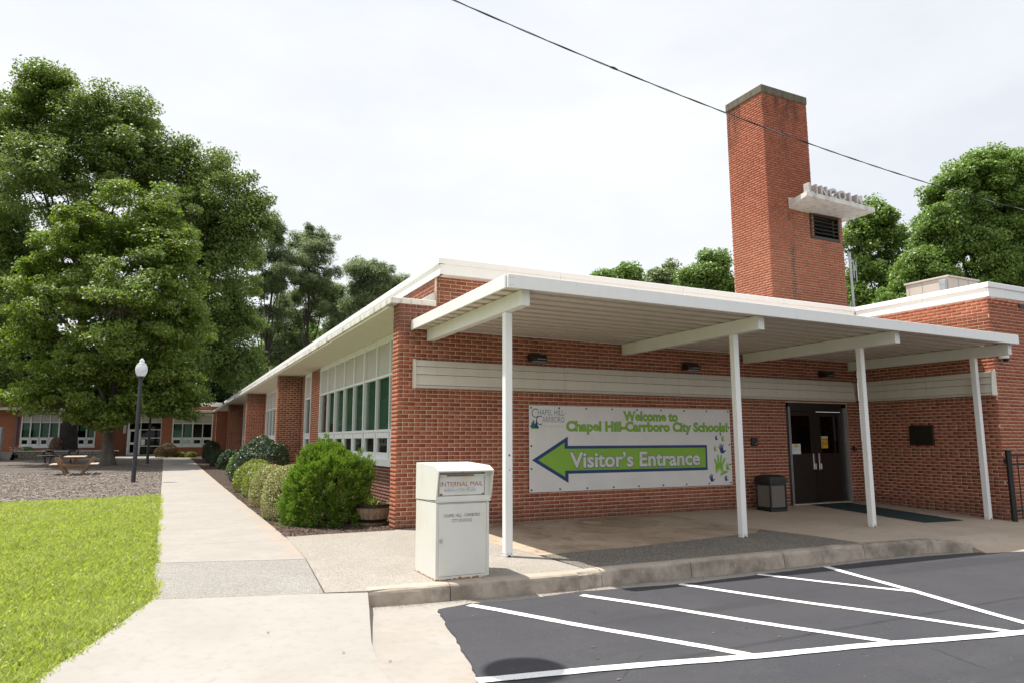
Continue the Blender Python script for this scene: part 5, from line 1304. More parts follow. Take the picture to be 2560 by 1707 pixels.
b = MB(); b.tube([(.35, 47.2, .3), (.35, 47.2, 3.6)], .05, 8); b.tube([(.35, 47.15, .8), (.35, 47.15, 1.0)], .09, 8); b.build('downpipe', M_FRAME, wing)
b = MB(); b.tube([(-12.85, FY-.1, .9), (-12.85, FY-.1, 3.6)], .07, 8); b.build('downpipe', mat_plain('grey_pipe', (.12, .11, .14), .6), wing)

# raised bed wall of blocks, grey cabinet, steps
ry = 44.5
rw = thing('retaining_wall', 'low grey block wall of the raised bed behind the oak trunk', 'wall', (-9.4, ry, .2))
r5 = random.Random(9)
for row in range(3):
    x = -12.1+(.2 if row % 2 else 0)
    while x < -6.75:
        b = MB(); w = .40; b.box((x, ry+r5.uniform(-.01, .01), .12+row*.2), (x+w-.012, ry+.3, .12+row*.2+.19), .012); b.build('block', M_STONE, rw); x += w
x = -12.15
while x < -6.75: b = MB(); b.box((x, ry-.04, .722), (x+.59, ry+.34, .79), .01); b.build('cap_stone', mat_cap if 'mat_cap' in globals() else M_PALEG, rw); x += .6
b = MB(); b.box((-12.15, ry+.3, .1), (-6.75, FY, .72)); bed = b.build('raised_bed', M_MULCH, None); bed['kind'] = 'structure'
st = thing('concrete_steps', 'pale concrete steps beside the grey cabinet at the bed wall', 'steps', (-12.9, 44.0, .2))
for k in range(3): b = MB(); b.box((-14.2, 43.6+k*.35, .1), (-12.2, 45.2, .40+k*.16), .01); b.build('step', M_WALK, st)
cbx = thing('utility_cabinet', 'grey metal utility cabinet at the left edge before the far wing', 'cabinet', (-13.0, 43.3, .2))
b = MB(); b.box((-13.9, 42.9, .2), (-12.62, 43.4, 2.30), .02); c_ = b.build('casing', mat_plain('grey_cabinet_paint', (.30, .31, .32), .5), cbx); b = MB(); b.box((-13.8, 42.885, .35), (-12.72, 42.898, 2.2), .003); b.build('door', M_GALV, c_)
# ------------------------------------------------------------------ plants
def leaf_quads(C, Nrm, size, aspect=.55, fold=.0, rng=RNG):
    """diamond leaves at C facing Nrm"""
    n = len(C); t = rng.normal(size=(n, 3)); t -= Nrm*(t*Nrm).sum(1, keepdims=True); t /= np.linalg.norm(t, axis=1, keepdims=True)+1e-9
    s = np.cross(Nrm, t); L = (size*rng.uniform(.7, 1.3, n))[:, None]; Wd = L*aspect
    V = np.empty((n, 4, 3)); V[:, 0] = C-t*L*.5; V[:, 1] = C+s*Wd*.5-Nrm*L*fold; V[:, 2] = C+t*L*.5; V[:, 3] = C-s*Wd*.5-Nrm*L*fold
    return V.reshape(-1, 3), np.arange(n*4).reshape(n, 4)
def unit(v): return v/(np.linalg.norm(v, axis=-1, keepdims=True)+1e-9)
def tree(name, label, group, base, trunk_top, lobes, n_tip, n_leaf, leaf, clump, trunk_r, mleaf, mbark, cat='tree', seed=1, limbs=9, aspect=.6, lean=(0, 0), shell=.35, up=.35, twig=.03, squash=.75, multi=1, billow=True):
    """lobes: (centre, radii); tips of twigs fill the lobes, each tip carries a clump of leaves"""
    rng = np.random.default_rng(seed); base = np.array(base, float)
    t = thing(name, label, cat, tuple(base), group)
    sub = []
    for c, r in lobes:
        c = np.array(c, float); r = np.array(r, float); ns = 13 if billow else 0
        for _ in range(ns):
            d_ = unit(rng.normal(size=3)); d_[2] = abs(d_[2]) if rng.uniform() < .6 else d_[2]
            sub.append((c+d_*r*rng.uniform(.45, .78), r*rng.uniform(.28, .48)))
        sub.append((c, r*(.95 if billow else 1)))
        if billow: sub.append((c, r*.9)); 
    lobes = sub
    wts = np.array([np.prod(r)**(2/3) for c, r in lobes]); wts /= wts.sum(); T = []
    cnt = rng.multinomial(n_tip, wts)
    for (c, r), k in zip(lobes, cnt):
        d = unit(rng.normal(size=(k, 3))); rr = rng.uniform(0, 1, k)**shell; T.append(np.array(c)+d*rr[:, None]*np.array(r)*rng.uniform(.88, 1.1, (k, 1)))
    T = np.concatenate(T); keep = T[:, 2] > base[2]+.8; T = T[keep]
    ctr = T.mean(0); top = np.array(trunk_top, float)
    mbk = MB()
    stems = []
    for s in range(multi):
        b0 = base+np.array([rng.uniform(-.2, .2), rng.uniform(-.2, .2), 0])*(multi > 1); tp = top+np.array([rng.uniform(-1.2, 1.2), rng.uniform(-.8, .8), 0])*(multi > 1)
        n = 7; pts = [b0+(tp-b0)*i/n+np.array([rng.normal()*.06, rng.normal()*.06, 0])*(i > 0)*(1+.1*i) for i in range(n+1)]
        rs = [trunk_r*(1.55 if i == 0 else 1.0)*(1-.75*i/n) for i in range(n+1)]
        pts.insert(1, pts[0]+(pts[1]-pts[0])*.18); rs.insert(1, trunk_r*1.12); pts[0] = pts[0]-np.array([0, 0, .2])
        mbk.tube(pts, rs, 10); stems.append((pts, rs))
    # limbs: cluster centres of the tips
    cen = T[rng.choice(len(T), limbs, replace=False)]
    for _ in range(4):
        lab_ = np.argmin(((T[:, None]-cen[None])**2).sum(2), 1)
        cen = np.array([T[lab_ == i].mean(0) if (lab_ == i).any() else cen[i] for i in range(limbs)])
    nodes = []
    for i in range(limbs):
        pts, rs = stems[rng.integers(len(stems))]
        hz_ = np.clip((cen[i][2]-base[2])*.66, (top[2]-base[2])*.42, (top[2]-base[2])*.97); f = hz_/(top[2]-base[2]); k = min(int(f*(len(pts)-2))+1, len(pts)-2)
        a = pts[k]; r0 = rs[k]*.62; c = cen[i]; m1 = a+(c-a)*.45+np.array([0, 0, -.06*np.linalg.norm(c-a)])+rng.normal(size=3)*.15; m2 = a+(c-a)*.75+rng.normal(size=3)*.12
        P = [a, m1, m2, c-(c-a)*.04]; R_ = [r0, r0*.6, r0*.38, r0*.18]; mbk.tube(P, R_, 6, caps=False)
        nodes += [m1, m2, c, (m1+m2)/2, (m2+c)/2]
    nodes = np.array(nodes); near = np.argmin(((T[:, None]-nodes[None])**2).sum(2), 1)
    for p_, j in zip(T, near):
        a = nodes[j]; m = (a+p_)/2+rng.normal(size=3)*.12; mbk.tube([a, m, p_], [twig, twig*.65, twig*.25], 3, caps=False)
    mbk.build('trunk', mbark, t, smooth=True)
    # leaves: flattened clumps, denser on their upper side
    k = len(T); per = rng.poisson(n_leaf*rng.uniform(.5, 1.5, k)); tot = per.sum(); idx = np.repeat(np.arange(k), per)
    sz = clump*rng.uniform(.65, 1.35, k); off = unit(rng.normal(size=(tot, 3)))*(rng.uniform(0, 1, (tot, 1))**.5)*sz[idx][:, None]; off[:, 2] *= squash
    C = T[idx]+off
    outw = unit(C-ctr); Nn = unit(outw*.55+off/clump*.35+np.array([0, 0, up])+rng.normal(size=(tot, 3))*.62)
    V, F = leaf_quads(C, Nn, np.full(tot, leaf), aspect, .08, rng)
    link('crown', mesh_np('crown', V-base, F), mleaf, t)
    return t
def lob(dx, dy, depth, rx, rz, ry=None):
    """lobe from a place in the photo at a depth: radii given in photo pixels across"""
    c = at(dx, dy, depth); s = depth*K/FPX; return (c, (rx*s, (ry or rx)*s, rz*s))

# maple in front, oak behind
mb_ = (-6.05, 33.4, G(33.4)-.05); D1 = 38.3
tree('maple_tree', 'bright green maple with pale mottled trunk in front of the tall oak', 'trees', mb_, (-6.2, 33.6, 9.5),
     [lob(330, 520, D1, 95, 120), lob(200, 580, D1-.6, 130, 120), lob(390, 620, D1-.4, 105, 110), lob(120, 690, D1-.5, 110, 110), lob(290, 720, D1-1.5, 190, 130), lob(420, 760, D1-.4, 80, 100), lob(90, 800, D1, 85, 75),
      lob(200, 865, D1-1, 140, 75), lob(370, 875, D1, 110, 72), lob(430, 925, D1-.5, 50, 42), lob(60, 915, D1, 65, 42), lob(240, 945, D1-1.2, 75, 45), lob(140, 918, D1-.6, 95, 48), lob(335, 925, D1-.8, 90, 42)],
     850, 200, .175, .66, .24, M_MAPLE, M_BARKP, seed=3, limbs=14, up=.55, multi=2, squash=.55, shell=.45)
ob = (-9.3, 46.0, .2); D2 = 48.5
tree('oak_tree', 'huge dark trunked oak with the tallest crown on the left', 'trees', ob, (-9.2, 46.2, 15),
     [lob(120, 260, D2, 115, 105), lob(250, 290, D2, 120, 110), lob(30, 330, D2, 110, 110), lob(330, 380, D2-.5, 120, 90), lob(180, 420, D2-2, 170, 120), lob(450, 400, D2, 80, 100), lob(535, 470, D2-.5, 80, 90), lob(575, 500, D2-.5, 50, 60), lob(440, 520, D2-1, 120, 105), lob(-20, 520, D2, 100, 140), lob(560, 570, D2, 60, 60),
      lob(490, 640, D2+.5, 105, 95), lob(540, 740, D2+1, 65, 95), lob(480, 800, D2+1, 110, 100), lob(50, 640, D2+1, 90, 120), lob(540, 850, D2+2, 65, 60), lob(-40, 780, D2+1, 80, 130), lob(20, 880, D2, 90, 50)],
     1500, 185, .20, .85, .55, M_OAK, M_BARKD, seed=5, limbs=22, up=.45, squash=.7, shell=.42, twig=.035)
# dark trees behind the court
for i, (dx, dy, dep, rx, rz, sd) in enumerate(((60, 800, 66, 130, 170, 21), (330, 830, 68, 140, 150, 22), (480, 830, 64, 110, 150, 23), (-60, 620, 70, 120, 200, 24))):
    c = at(dx, dy, dep); bse = (c[0], c[1], .3); L1 = [lob(dx+o[0], dy+o[1], dep, rx*o[2], rz*o[3]) for o in ((0, 0, .8, .8), (-60, 40, .6, .6), (60, 50, .6, .6), (0, -90, .55, .5), (10, 100, .7, .5))]
    tree('background_tree', ['dark background tree at the far left behind the court', 'dark background tree between the oak and maple crowns', 'dark background tree right of the maple above the far wing', 'tall dark background tree at the left picture edge behind the oak'][i], 'trees', bse, (c[0], c[1], c[2]+2), L1, 170, 130, .34, 1.3, .3, M_DARKT, M_BARK, seed=sd, limbs=8)
# pines over the long eave
PN = [((625, 545), 72, 62, 95, 'bushiest pine, leftmost, touching the oak crown'), ((715, 560), 76, 70, 75, 'tallest open pine in the middle of the pine row'), ((835, 625), 70, 58, 62, 'broad pine right of the tallest pine, above the white eave'), ((770, 690), 82, 50, 80, 'slim pine between the two largest pines'), ((905, 650), 74, 48, 45, 'low pine whose top just clears the roof edge at right'), ((655, 720), 84, 55, 90, 'thin trunked pine behind the leftmost pine')]
for i, ((dx, dy), dep, rx, rz, lb) in enumerate(PN):
    dy += 22; rz *= .85; c = at(dx, dy, dep); s = dep*K/FPX; rng = np.random.default_rng(60+i)
    lobes = [(np.array([c[0], c[1], c[2]])+np.array([rng.normal()*rx*s*.42, rng.normal()*rx*s*.4, rng.uniform(-rz*s*1.4, rz*s*.75)]), (rx*s*rng.uniform(.34, .55), rx*s*rng.uniform(.34, .5), rz*s*rng.uniform(.20, .34))) for _ in range(20)]
    lobes.append((np.array([c[0], c[1], c[2]+rz*s*.62]), (rx*s*.5, rx*s*.5, rz*s*.36)))
    lobes += [(np.array([c[0]+rng.normal()*rx*s*.5, c[1]+rng.normal()*rx*s*.4, c[2]-rz*s*rng.uniform(1.6, 3.0)]), (rx*s*.4, rx*s*.4, rz*s*.14)) for _ in range(4)]
    tree('pine_tree', lb, 'pine trees behind the long wing', (c[0], c[1], .2), (c[0]+rng.normal()*.5, c[1], c[2]+rz*s*.5), lobes, 300, 120, .36, .66, .23, M_PINE, M_BARK, seed=80+i, limbs=12, aspect=.2, squash=.85, billow=False, shell=.6, up=.5, twig=.045)
# undergrowth below the pines
for i, (dx, dy, dep, rx, rz) in enumerate(((640, 800, 92, 55, 70), (700, 790, 95, 60, 60), (780, 790, 90, 60, 40), (850, 740, 96, 60, 40))):
    c = at(dx, dy, dep); L1 = [lob(dx+o[0], dy+o[1], dep, rx*o[2], rz*o[3]) for o in ((0, 0, .8, .8), (-30, 20, .6, .6), (30, 20, .6, .6), (0, -30, .5, .5))]
    tree('broadleaf_tree', ['leafy tree low behind the leftmost pine trunk', 'leafy tree filling the gap under the tallest pine', 'leafy tree low between middle and broad pine', 'leafy tree low behind the broad pine near the roof edge'][i], 'trees', (c[0], c[1], .2), (c[0], c[1], c[2]+1), L1, 90, 90, .42, 1.2, .22, M_TREE, M_BARK, seed=120+i, limbs=6)
# right-hand trees behind the building
def rtree(lb, pts, dep, n, nl, leaf, clump, seed, basepix, tr=.35, m=None, shell=.42, sq=.7):
    L1 = [lob(*p[:2], dep+(p[4] if len(p) > 4 else 0), p[2], p[3]) for p in pts]; c = at(*basepix, dep)
    tree('broadleaf_tree', lb, 'trees', (c[0], c[1], -.5), (c[0], c[1], c[2]-2.5), L1, n, int(nl*1.5), leaf*.78, clump*.78, tr, m or M_TREE, M_BARK, seed=seed, limbs=12, shell=shell, squash=sq, up=.4)
rtree('largest leafy tree at the right picture edge behind the building', [(2280, 400, 85, 80), (2200, 460, 75, 80), (2330, 480, 90, 100), (2160, 540, 70, 75), (2260, 580, 110, 90), (2120, 610, 60, 60), (2340, 630, 90, 80), (2180, 670, 90, 60), (2060, 690, 50, 40), (2400, 420, 80, 90)], 40, 560, 210, .22, .85, 201, (2270, 470))
rtree('lighter airy tree behind the right side of the chimney', [(2010, 510, 50, 55), (1975, 560, 45, 60), (2050, 560, 45, 60), (1985, 640, 55, 60), (2060, 640, 50, 60), (1960, 700, 45, 40)], 50, 230, 150, .26, .85, 202, (2010, 540), .3)
rtree('round leafy tree left of the chimney foot', [(1635, 625, 50, 48), (1590, 650, 35, 35), (1670, 660, 40, 40)], 46, 130, 150, .24, .75, 203, (1625, 640), .2)
rtree('small grey green tree top above the roof, second from chimney', [(1525, 640, 36, 38), (1495, 655, 28, 24)], 58, 80, 110, .34, .8, 204, (1520, 650), .2, M_PINE)
rtree('leafy tree top above the roof, farthest from chimney', [(1445, 632, 26, 26), (1400, 640, 36, 22)], 54, 80, 120, .26, .7, 205, (1430, 650), .2)

# ------------------------------------------------------------------ shrubs
def shrub(name, label, group, c, r, n, leaf, m, aspect=.6, seed=0, rough=.06, inner=.75, up=.15, cat='shrub', taper=0.0, stems=True, conif=False, lumps=5, flat=0.0):
    rng = np.random.default_rng(seed); c = np.array(c, float); r = np.array(r, float)
    t = thing(name, label, cat, (c[0], c[1], c[2]), group)
    d = unit(rng.normal(size=(n, 3))); d = np.where(d[:, 2:3] < -.40, d*np.array([1, 1, -1.]), d); lowp = d[:, 2] < 0; hxy = np.linalg.norm(d[:, :2], axis=1)+1e-9; d[lowp, :2] *= (1/hxy[lowp]*(1+.12*d[lowp, 2]*2.5))[:, None]
    ph = rng.uniform(0, 6, (lumps, 3)); fr = rng.uniform(2, 6, (lumps, 3)); w = sum(np.sin(d*fr[i]+ph[i]).prod(1) for i in range(lumps))
    rad_ = 1+rough*w+rng.normal(size=n)*rough*.35; rad_ *= inner+(1-inner)*rng.uniform(0, 1, n)**.4
    P = d*rad_[:, None]; zc = r[2]*.46
    k = 1-taper*np.clip(P[:, 2]+.35, 0, 1.4)
    Q = c+np.stack([P[:, 0]*r[0]*k, P[:, 1]*r[1]*k, .02+(P[:, 2]+.40)*r[2]/1.40], 1)
    Q[:, 2] = np.maximum(Q[:, 2], c[2]+.015)
    if conif:
        # branchlets: clusters of sprays, each spray a fan of narrow needles
        nc = 1500; sel = rng.choice(n, nc, replace=False); per = 12; ci = np.repeat(sel, per)
        lift = rng.normal(size=(nc, 1))*.045-np.where(rng.uniform(size=(nc, 1)) < .25, .16, 0); cpos = Q[sel]+d[sel]*lift
        Q2 = np.repeat(cpos, per, 0)+rng.normal(size=(nc*per, 3))*np.array([.030, .030, .026]); dd_ = unit(d[ci]+rng.normal(size=(nc*per, 3))*.15)
        m_ = 11; n2 = nc*per; idx = np.repeat(np.arange(n2), m_); tot = n2*m_
        ax = unit(dd_*.8+np.array([0, 0, .45])+rng.normal(size=(n2, 3))*.30)[idx]
        side = unit(np.cross(ax, rng.normal(size=(tot, 3)))); s = rng.uniform(0, 1, tot)[:, None]
        b0 = Q2[idx]+ax*(s-.35)*.085; dirn = unit(ax*1.0+side*rng.uniform(.2, .7, (tot, 1))+np.array([0, 0, -.1])); Ln = .030*rng.uniform(.6, 1.3, (tot, 1)); wd = unit(np.cross(dirn, rng.normal(size=(tot, 3))))*.0062
        V = np.empty((tot, 4, 3)); V[:, 0] = b0-wd; V[:, 1] = b0+wd; V[:, 2] = b0+dirn*Ln+wd*.3; V[:, 3] = b0+dirn*Ln-wd*.3
        V, F = V.reshape(-1, 3), np.arange(tot*4).reshape(tot, 4)
        mat_ = m
    else:
        Nn = unit(d*.7+np.array([0, 0, up])+rng.normal(size=(n, 3))*.55); V, F = leaf_quads(Q, Nn, np.full(n, leaf), aspect, .1, rng); mat_ = m
    link('foliage', mesh_np('foliage', V-c, F), mat_, t)
    if stems:
        b = MB()
        for i in range(9):
            e = c+np.array([rng.normal()*r[0]*.35, rng.normal()*r[1]*.35, r[2]*rng.uniform(.55, .8)]); b.tube([c+np.array([rng.normal()*.05, rng.normal()*.05, -.05]), (c+e)/2+rng.normal(size=3)*.03, e], [.014, .01, .005], 4, caps=False)
        # dark twiggy heart so that the bush is not see-through
        for i in range(60):
            q = unit(rng.normal(size=3)); q[2] = abs(q[2]); e = c+np.array([0, 0, r[2]*.25])+q*r*np.array([.72, .72, .62]); b.tube([c+np.array([0, 0, r[2]*.2]), e], [.008, .003], 3, caps=False)
        b.build('stems', M_BARK, t)
    return t
gz = lambda y: G(y)-.03
shrub('conifer_shrub', 'bright green feathery conifer bush, the biggest shrub in front of the windows', 'shrubs in the bed', (-.76, 1.45, gz(1)), (.72, .66, 1.27), 9000, .1, M_CONIF, seed=1, rough=.08, inner=.84, taper=.04, conif=True, lumps=7)
BG = 'clipped variegated shrubs along the walk'
shrub('clipped_shrub', 'nearest clipped variegated shrub, touching the bright conifer bush', BG, (-1.22, 2.72, gz(2.7)), (.50, .54, .98), 9000, .034, M_BOX, seed=2, rough=.03, inner=.88)
shrub('clipped_shrub', 'second clipped variegated shrub from the conifer bush', BG, (-1.13, 5.22, gz(5)), (.53, .57, .90), 7500, .036, M_BOX, seed=3, rough=.03, inner=.88)
shrub('clipped_shrub', 'third clipped shrub from the conifer bush, more yellow green', BG, (-1.03, 7.75, gz(7.7)), (.55, .60, .84), 7000, .040, M_BOXY, seed=4, rough=.03, inner=.88)
shrub('clipped_shrub', 'fourth clipped shrub, green, low in front of the big holly', BG, (-1.02, 9.95, gz(9.9)), (.57, .60, .87), 6500, .044, M_BOXY, seed=5, rough=.035, inner=.88)
shrub('holly_shrub', 'large dome of dark glossy holly beside the first brick fin', 'shrubs in the bed', (-.58, 12.55, gz(12.5)), (.92, .90, 1.50), 12000, .062, M_HOLLY, seed=6, rough=.05, inner=.8, aspect=.5)
for i, (x, y, rx, ry_, h, m, lb) in enumerate(((-.52, 17.0, .55, .8, .95, M_HOLLY, 'green hedge shrub just behind the large holly dome'), (-.40, 20.5, .55, .9, .9, M_TREE, 'mid green hedge shrub farther behind the holly dome'), (-.55, 25.0, .55, .9, .95, M_DKSHRUB, 'dark hedge shrub halfway along the long wing'), (-.62, 29.0, .6, 1.1, .9, M_DKSHRUB, 'dark low hedge shrub toward the court end of the bed'), (-.6, 34.5, .6, 1.3, .9, M_DKSHRUB, 'farthest dark low hedge shrub before the round bush'))):
    shrub('hedge_shrub', lb, 'hedge shrubs along the long wing', (x, y, gz(y)), (rx, ry_, h), 3800, .07, m, seed=20+i, rough=.07, inner=.75)
shrub('round_shrub', 'round nearly black shrub at the far end of the bed', 'shrubs in the bed', (-.45, 41.5, gz(41)), (.6, .6, 1.2), 3500, .08, M_DKSHRUB, seed=31, rough=.06)
shrub('barberry_shrub', 'reddish brown barberry bush left of the far window', 'shrubs at the far wing', (-3.15, 44.8, gz(44.8)), (.80, .65, .98), 5200, .07, M_BARB, seed=32, rough=.07)
shrub('hosta_plant', 'left one of two small lime leaved plants under the far window', 'lime plants at the far wing', (-2.35, 45.3, gz(45)), (.40, .35, .40), 900, .14, M_HOSTA, seed=33, cat='plant', aspect=.4, stems=False)
shrub('hosta_plant', 'right one of two small lime leaved plants under the far window', 'lime plants at the far wing', (-1.60, 45.0, gz(45)), (.40, .35, .38), 900, .14, M_HOSTA, seed=34, cat='plant', aspect=.4, stems=False)
shrub('pink_shrub', 'pinkish shrub in the raised bed left of the oak trunk', 'shrubs at the far wing', (-9.95, 45.6, .72), (.42, .4, .95), 2600, .07, M_PINKS, seed=35)
shrub('bed_plant', 'low green plant in the raised bed at far left', 'shrubs at the far wing', (-11.6, 45.4, .72), (.45, .3, .32), 1200, .07, M_TREE, seed=36, cat='plant')
t = thing('flower_bed', 'small orange and white flowers in the raised bed by the cabinet', 'flowers', (-12.0, 45.1, .72))
b = MB(); r6 = random.Random(4)
for k in range(40): x, y, z = r6.uniform(-12.5, -11.7), r6.uniform(44.95, 45.5), .72+r6.uniform(.05, .35); b.obox((x, y, z), (.07, .07, .05)); b.tube([(x, y, .70), (x, y, z)], .006, 3, caps=False)
b.build('blossoms', mat_island('flower_heads', [(.55, .2, .05), (.6, .58, .6), (.5, .12, .06), (.62, .4, .1)], .7), t)

# barrel planter with strappy plant
bx_, by_, bz_ = -.10, .92, -.02
t = thing('barrel_planter', 'half barrel planter with dark hoops tucked between conifer bush and corner', 'planter', (bx_, by_, bz_))
nst = 18; stv = MB()
for k in range(nst):
    a0, a1 = 2*math.pi*(k+.02)/nst, 2*math.pi*(k+.98)/nst; pf_ = [(.205, 0), (.245, .10), (.275, .22), (.292, .36)]
    b = MB(); V = []
    for r_, z in pf_:
        for a_ in (a0, a1): V.append((bx_+r_*math.cos(a_), by_+r_*math.sin(a_), bz_+z))
        for a_ in (a1, a0): V.append((bx_+(r_-.022)*math.cos(a_), by_+(r_-.022)*math.sin(a_), bz_+z))
    F = [(i*4+j, i*4+(j+1) % 4, i*4+4+(j+1) % 4, i*4+4+j) for i in range(3) for j in range(4)]+[(12, 13, 14, 15), (3, 2, 1, 0)]
    b.mesh(V, F); b.build('stave', M_STAVE, t)
for z0, z1, r0, r1 in ((.06, .115, .232, .252), (.30, .362, .286, .297)):
    b = MB(); b.lathe((bx_, by_, bz_), [(r0-.01, z0), (r0+.004, z0), (r1+.004, z1), (r1-.01, z1)], 36); b.build('hoop', M_BRONZE, t)
b = MB(); b.lathe((bx_, by_, bz_), [(.265, .315), (0, .325)], 24); b.build('soil', M_MULCH, t)
b = MB(); r7 = random.Random(8)
for k in range(34):
    a_ = r7.uniform(0, 6.28); l = r7.uniform(.10, .22); x, y = bx_-.02+r7.uniform(-.07, .07), by_+r7.uniform(-.07, .07); dx, dy = math.cos(a_), math.sin(a_); w = .006
    P = [np.array([x, y, bz_+.32])+np.array([dx*l*.5*t_*t_*2, dy*l*.5*t_*t_*2, l*(t_*1.1-.35*t_*t_)]) for t_ in (0, .4, .75, 1)]; s_ = np.array([-dy, dx, 0])*w
    for i in range(3): b.face([P[i]-s_*(1-i*.3), P[i]+s_*(1-i*.3), P[i+1]+s_*(.7-i*.33), P[i+1]-s_*(.7-i*.33)])
b.build('leaves', M_GRASS, t)

# ------------------------------------------------------------------ lawn, clover, mulch chips (nobody could count them)
def inside(px, py, poly):
    c = np.zeros(len(px), bool); n = len(poly)
    for i in range(n):
        x1, y1 = poly[i]; x2, y2 = poly[(i+1) % n]
        k = ((y1 > py) != (y2 > py)) & (px < (x2-x1)*(py-y1)/((y2-y1) or 1e-9)+x1); c ^= k
    return c
vhz = np.vectorize(hz)
def lawn_zs(x, y): return vhz(x, y)-.022+.012*np.sin(x*2.3+y*.9)*np.sin(y*1.7)
LW = [(-3.325, 9.8), (-3.325, -3.5), (-3.505, -4.15), (-3.71, -4.66), (-3.89, -5.02), (-3.95, -5.22), (-4.55, -7.2), (-5.6, -10.5), (-9, -10.5), (-9, 8.7), (-6.6, 8.95), (-5.0, 9.05)]
rng = np.random.default_rng(77); V_, nb = [], 0
for (y0, y1, dens, hgt, wdt) in ((-8.5, -3, 4200, .040, .0042), (-3, 1, 3000, .045, .005), (1, 5, 2000, .048, .007), (5, 10, 1300, .05, .010)):
    xl = -4.9-max(0, (y0+6))*.19-.5
    n = int(dens*(y1-y0)*(-3.3-xl)); x = rng.uniform(xl, -3.3, n); y = rng.uniform(y0, y1, n)
    j = rng.normal(size=n)*.012; k = inside(x+j, y, LW); x, y = x[k], y[k]; n = len(x)
    patch = .95+.22*np.sin(x*1.9+y*.7+1.3*np.sin(y*.9+x))*np.sin(y*2.3-x*1.8)+.22*np.sin(x*7+y*4.1)*np.sin(y*6.3-x*3); hh = hgt*np.clip(patch, .35, 1.6)*rng.uniform(.5, 1.5, n)
    a = rng.uniform(0, 6.283, n); lean = rng.uniform(.2, 1.1, n)*hh; z = lawn_zs(x, y); w = wdt*rng.uniform(.6, 1.4, n)
    P0 = np.stack([x, y, z-.006], 1); dv = np.stack([np.cos(a), np.sin(a), 0*a], 1); sv = np.stack([-np.sin(a), np.cos(a), 0*a], 1)*w[:, None]
    mid = P0+dv*(lean*.3)[:, None]+np.stack([0*a, 0*a, hh*.62], 1); tip = P0+dv*lean[:, None]+np.stack([0*a, 0*a, hh], 1)
    q = np.empty((n, 4, 3)); q[:, 0] = P0-sv*.8; q[:, 1] = P0+sv*.8; q[:, 2] = mid+sv*.7+(tip-mid)*.0; q[:, 3] = tip
    q2 = q.copy(); q2[:, 1] = P0+sv*.8; q2[:, 2] = tip; q2[:, 3] = mid-sv*.7
    V_.append(q2)
# weeds, taller tufts and dry straws
for n, hg, wd_, sp in ((260, .07, .005, .05), (500, .035, .009, .03)):
    cx0, cy0 = rng.uniform(-7.2, -3.35, n), rng.uniform(-7.5, 9.2, n); kk = 9; x = np.repeat(cx0, kk)+rng.normal(size=n*kk)*sp; y = np.repeat(cy0, kk)+rng.normal(size=n*kk)*sp
    k = inside(x, y, LW); x, y = x[k], y[k]; m = len(x); a = rng.uniform(0, 6.283, m); hh = hg*rng.uniform(.5, 1.2, m); z = lawn_zs(x, y); P0 = np.stack([x, y, z-.004], 1)
    dv = np.stack([np.cos(a), np.sin(a), 0*a], 1); sv = np.stack([-np.sin(a), np.cos(a), 0*a], 1)*(wd_*rng.uniform(.6, 1.3, m))[:, None]; tip = P0+dv*(hh*rng.uniform(.3, 1.2, m))[:, None]+np.stack([0*a, 0*a, hh], 1)
    q = np.stack([P0-sv*.5, P0+sv*.5, (P0+tip)/2+sv+np.stack([0*a, 0*a, hh*.15], 1), tip], 1); V_.append(q)
V = np.concatenate(V_).reshape(-1, 3); g_ = link('grass', mesh_np('grass', V, np.arange(len(V)).reshape(-1, 4)), M_GRASS, None, 'stuff'); tag(g_, 'short bright green lawn grass beside the walk', 'grass')
n = 900; x = rng.uniform(-7.3, -3.4, n); y = np.concatenate([rng.uniform(3.5, 9, 560), rng.uniform(-8, 3.5, n-560)]); k = inside(x, y, LW); x, y = x[k], y[k]; z = lawn_zs(x, y)+rng.uniform(.045, .075, len(x))
oct_ = np.array([(1, 0, 0), (0, 1, 0), (-1, 0, 0), (0, -1, 0), (0, 0, 1), (0, 0, -1)])*.0095; fo = np.array([(0, 1, 4), (1, 2, 4), (2, 3, 4), (3, 0, 4), (1, 0, 5), (2, 1, 5), (3, 2, 5), (0, 3, 5)])
s = rng.uniform(.6, 1.25, len(x)); V = (np.stack([x, y, z], 1)[:, None]+oct_[None]*s[:, None, None]).reshape(-1, 3); F = (fo[None]+(np.arange(len(x))*6)[:, None, None]).reshape(-1, 3)
g_ = link('clover_flowers', mesh_np('clover_flowers', V, F), M_CLOVER, None, 'stuff'); tag(g_, 'white clover heads scattered through the lawn', 'clover')
def chips(name, label, poly, n, zf, ln, m, ybias=1.0, seed=0):
    rg = np.random.default_rng(seed); xs = [p[0] for p in poly]; ys_ = [p[1] for p in poly]
    x = rg.uniform(min(xs), max(xs), n); y = min(ys_)+(max(ys_)-min(ys_))*rg.uniform(0, 1, n)**ybias; k = inside(x, y, poly); x, y = x[k], y[k]; n = len(x)
    z = zf(x, y)+rg.uniform(.0, .018, n); a = rg.uniform(0, 6.283, n); t1 = rg.normal(size=n)*.22; t2 = rg.normal(size=n)*.3
    L2 = ln*rg.uniform(.4, 1.4, n)*.5; W2 = ln*rg.uniform(.12, .30, n)*.5
    dv = np.stack([np.cos(a)*np.cos(t1), np.sin(a)*np.cos(t1), np.sin(t1)], 1)*L2[:, None]; sv = np.stack([-np.sin(a)*np.cos(t2), np.cos(a)*np.cos(t2), np.sin(t2)], 1)*W2[:, None]; P = np.stack([x, y, z], 1)
    q = np.stack([P-dv-sv, P+dv-sv*.6, P+dv+sv, P-dv+sv*.7], 1).reshape(-1, 3)
    o_ = link(name, mesh_np(name, q, np.arange(len(q)).reshape(-1, 4)), m, None, 'stuff'); return tag(o_, label, 'mulch')
vG = np.vectorize(G)
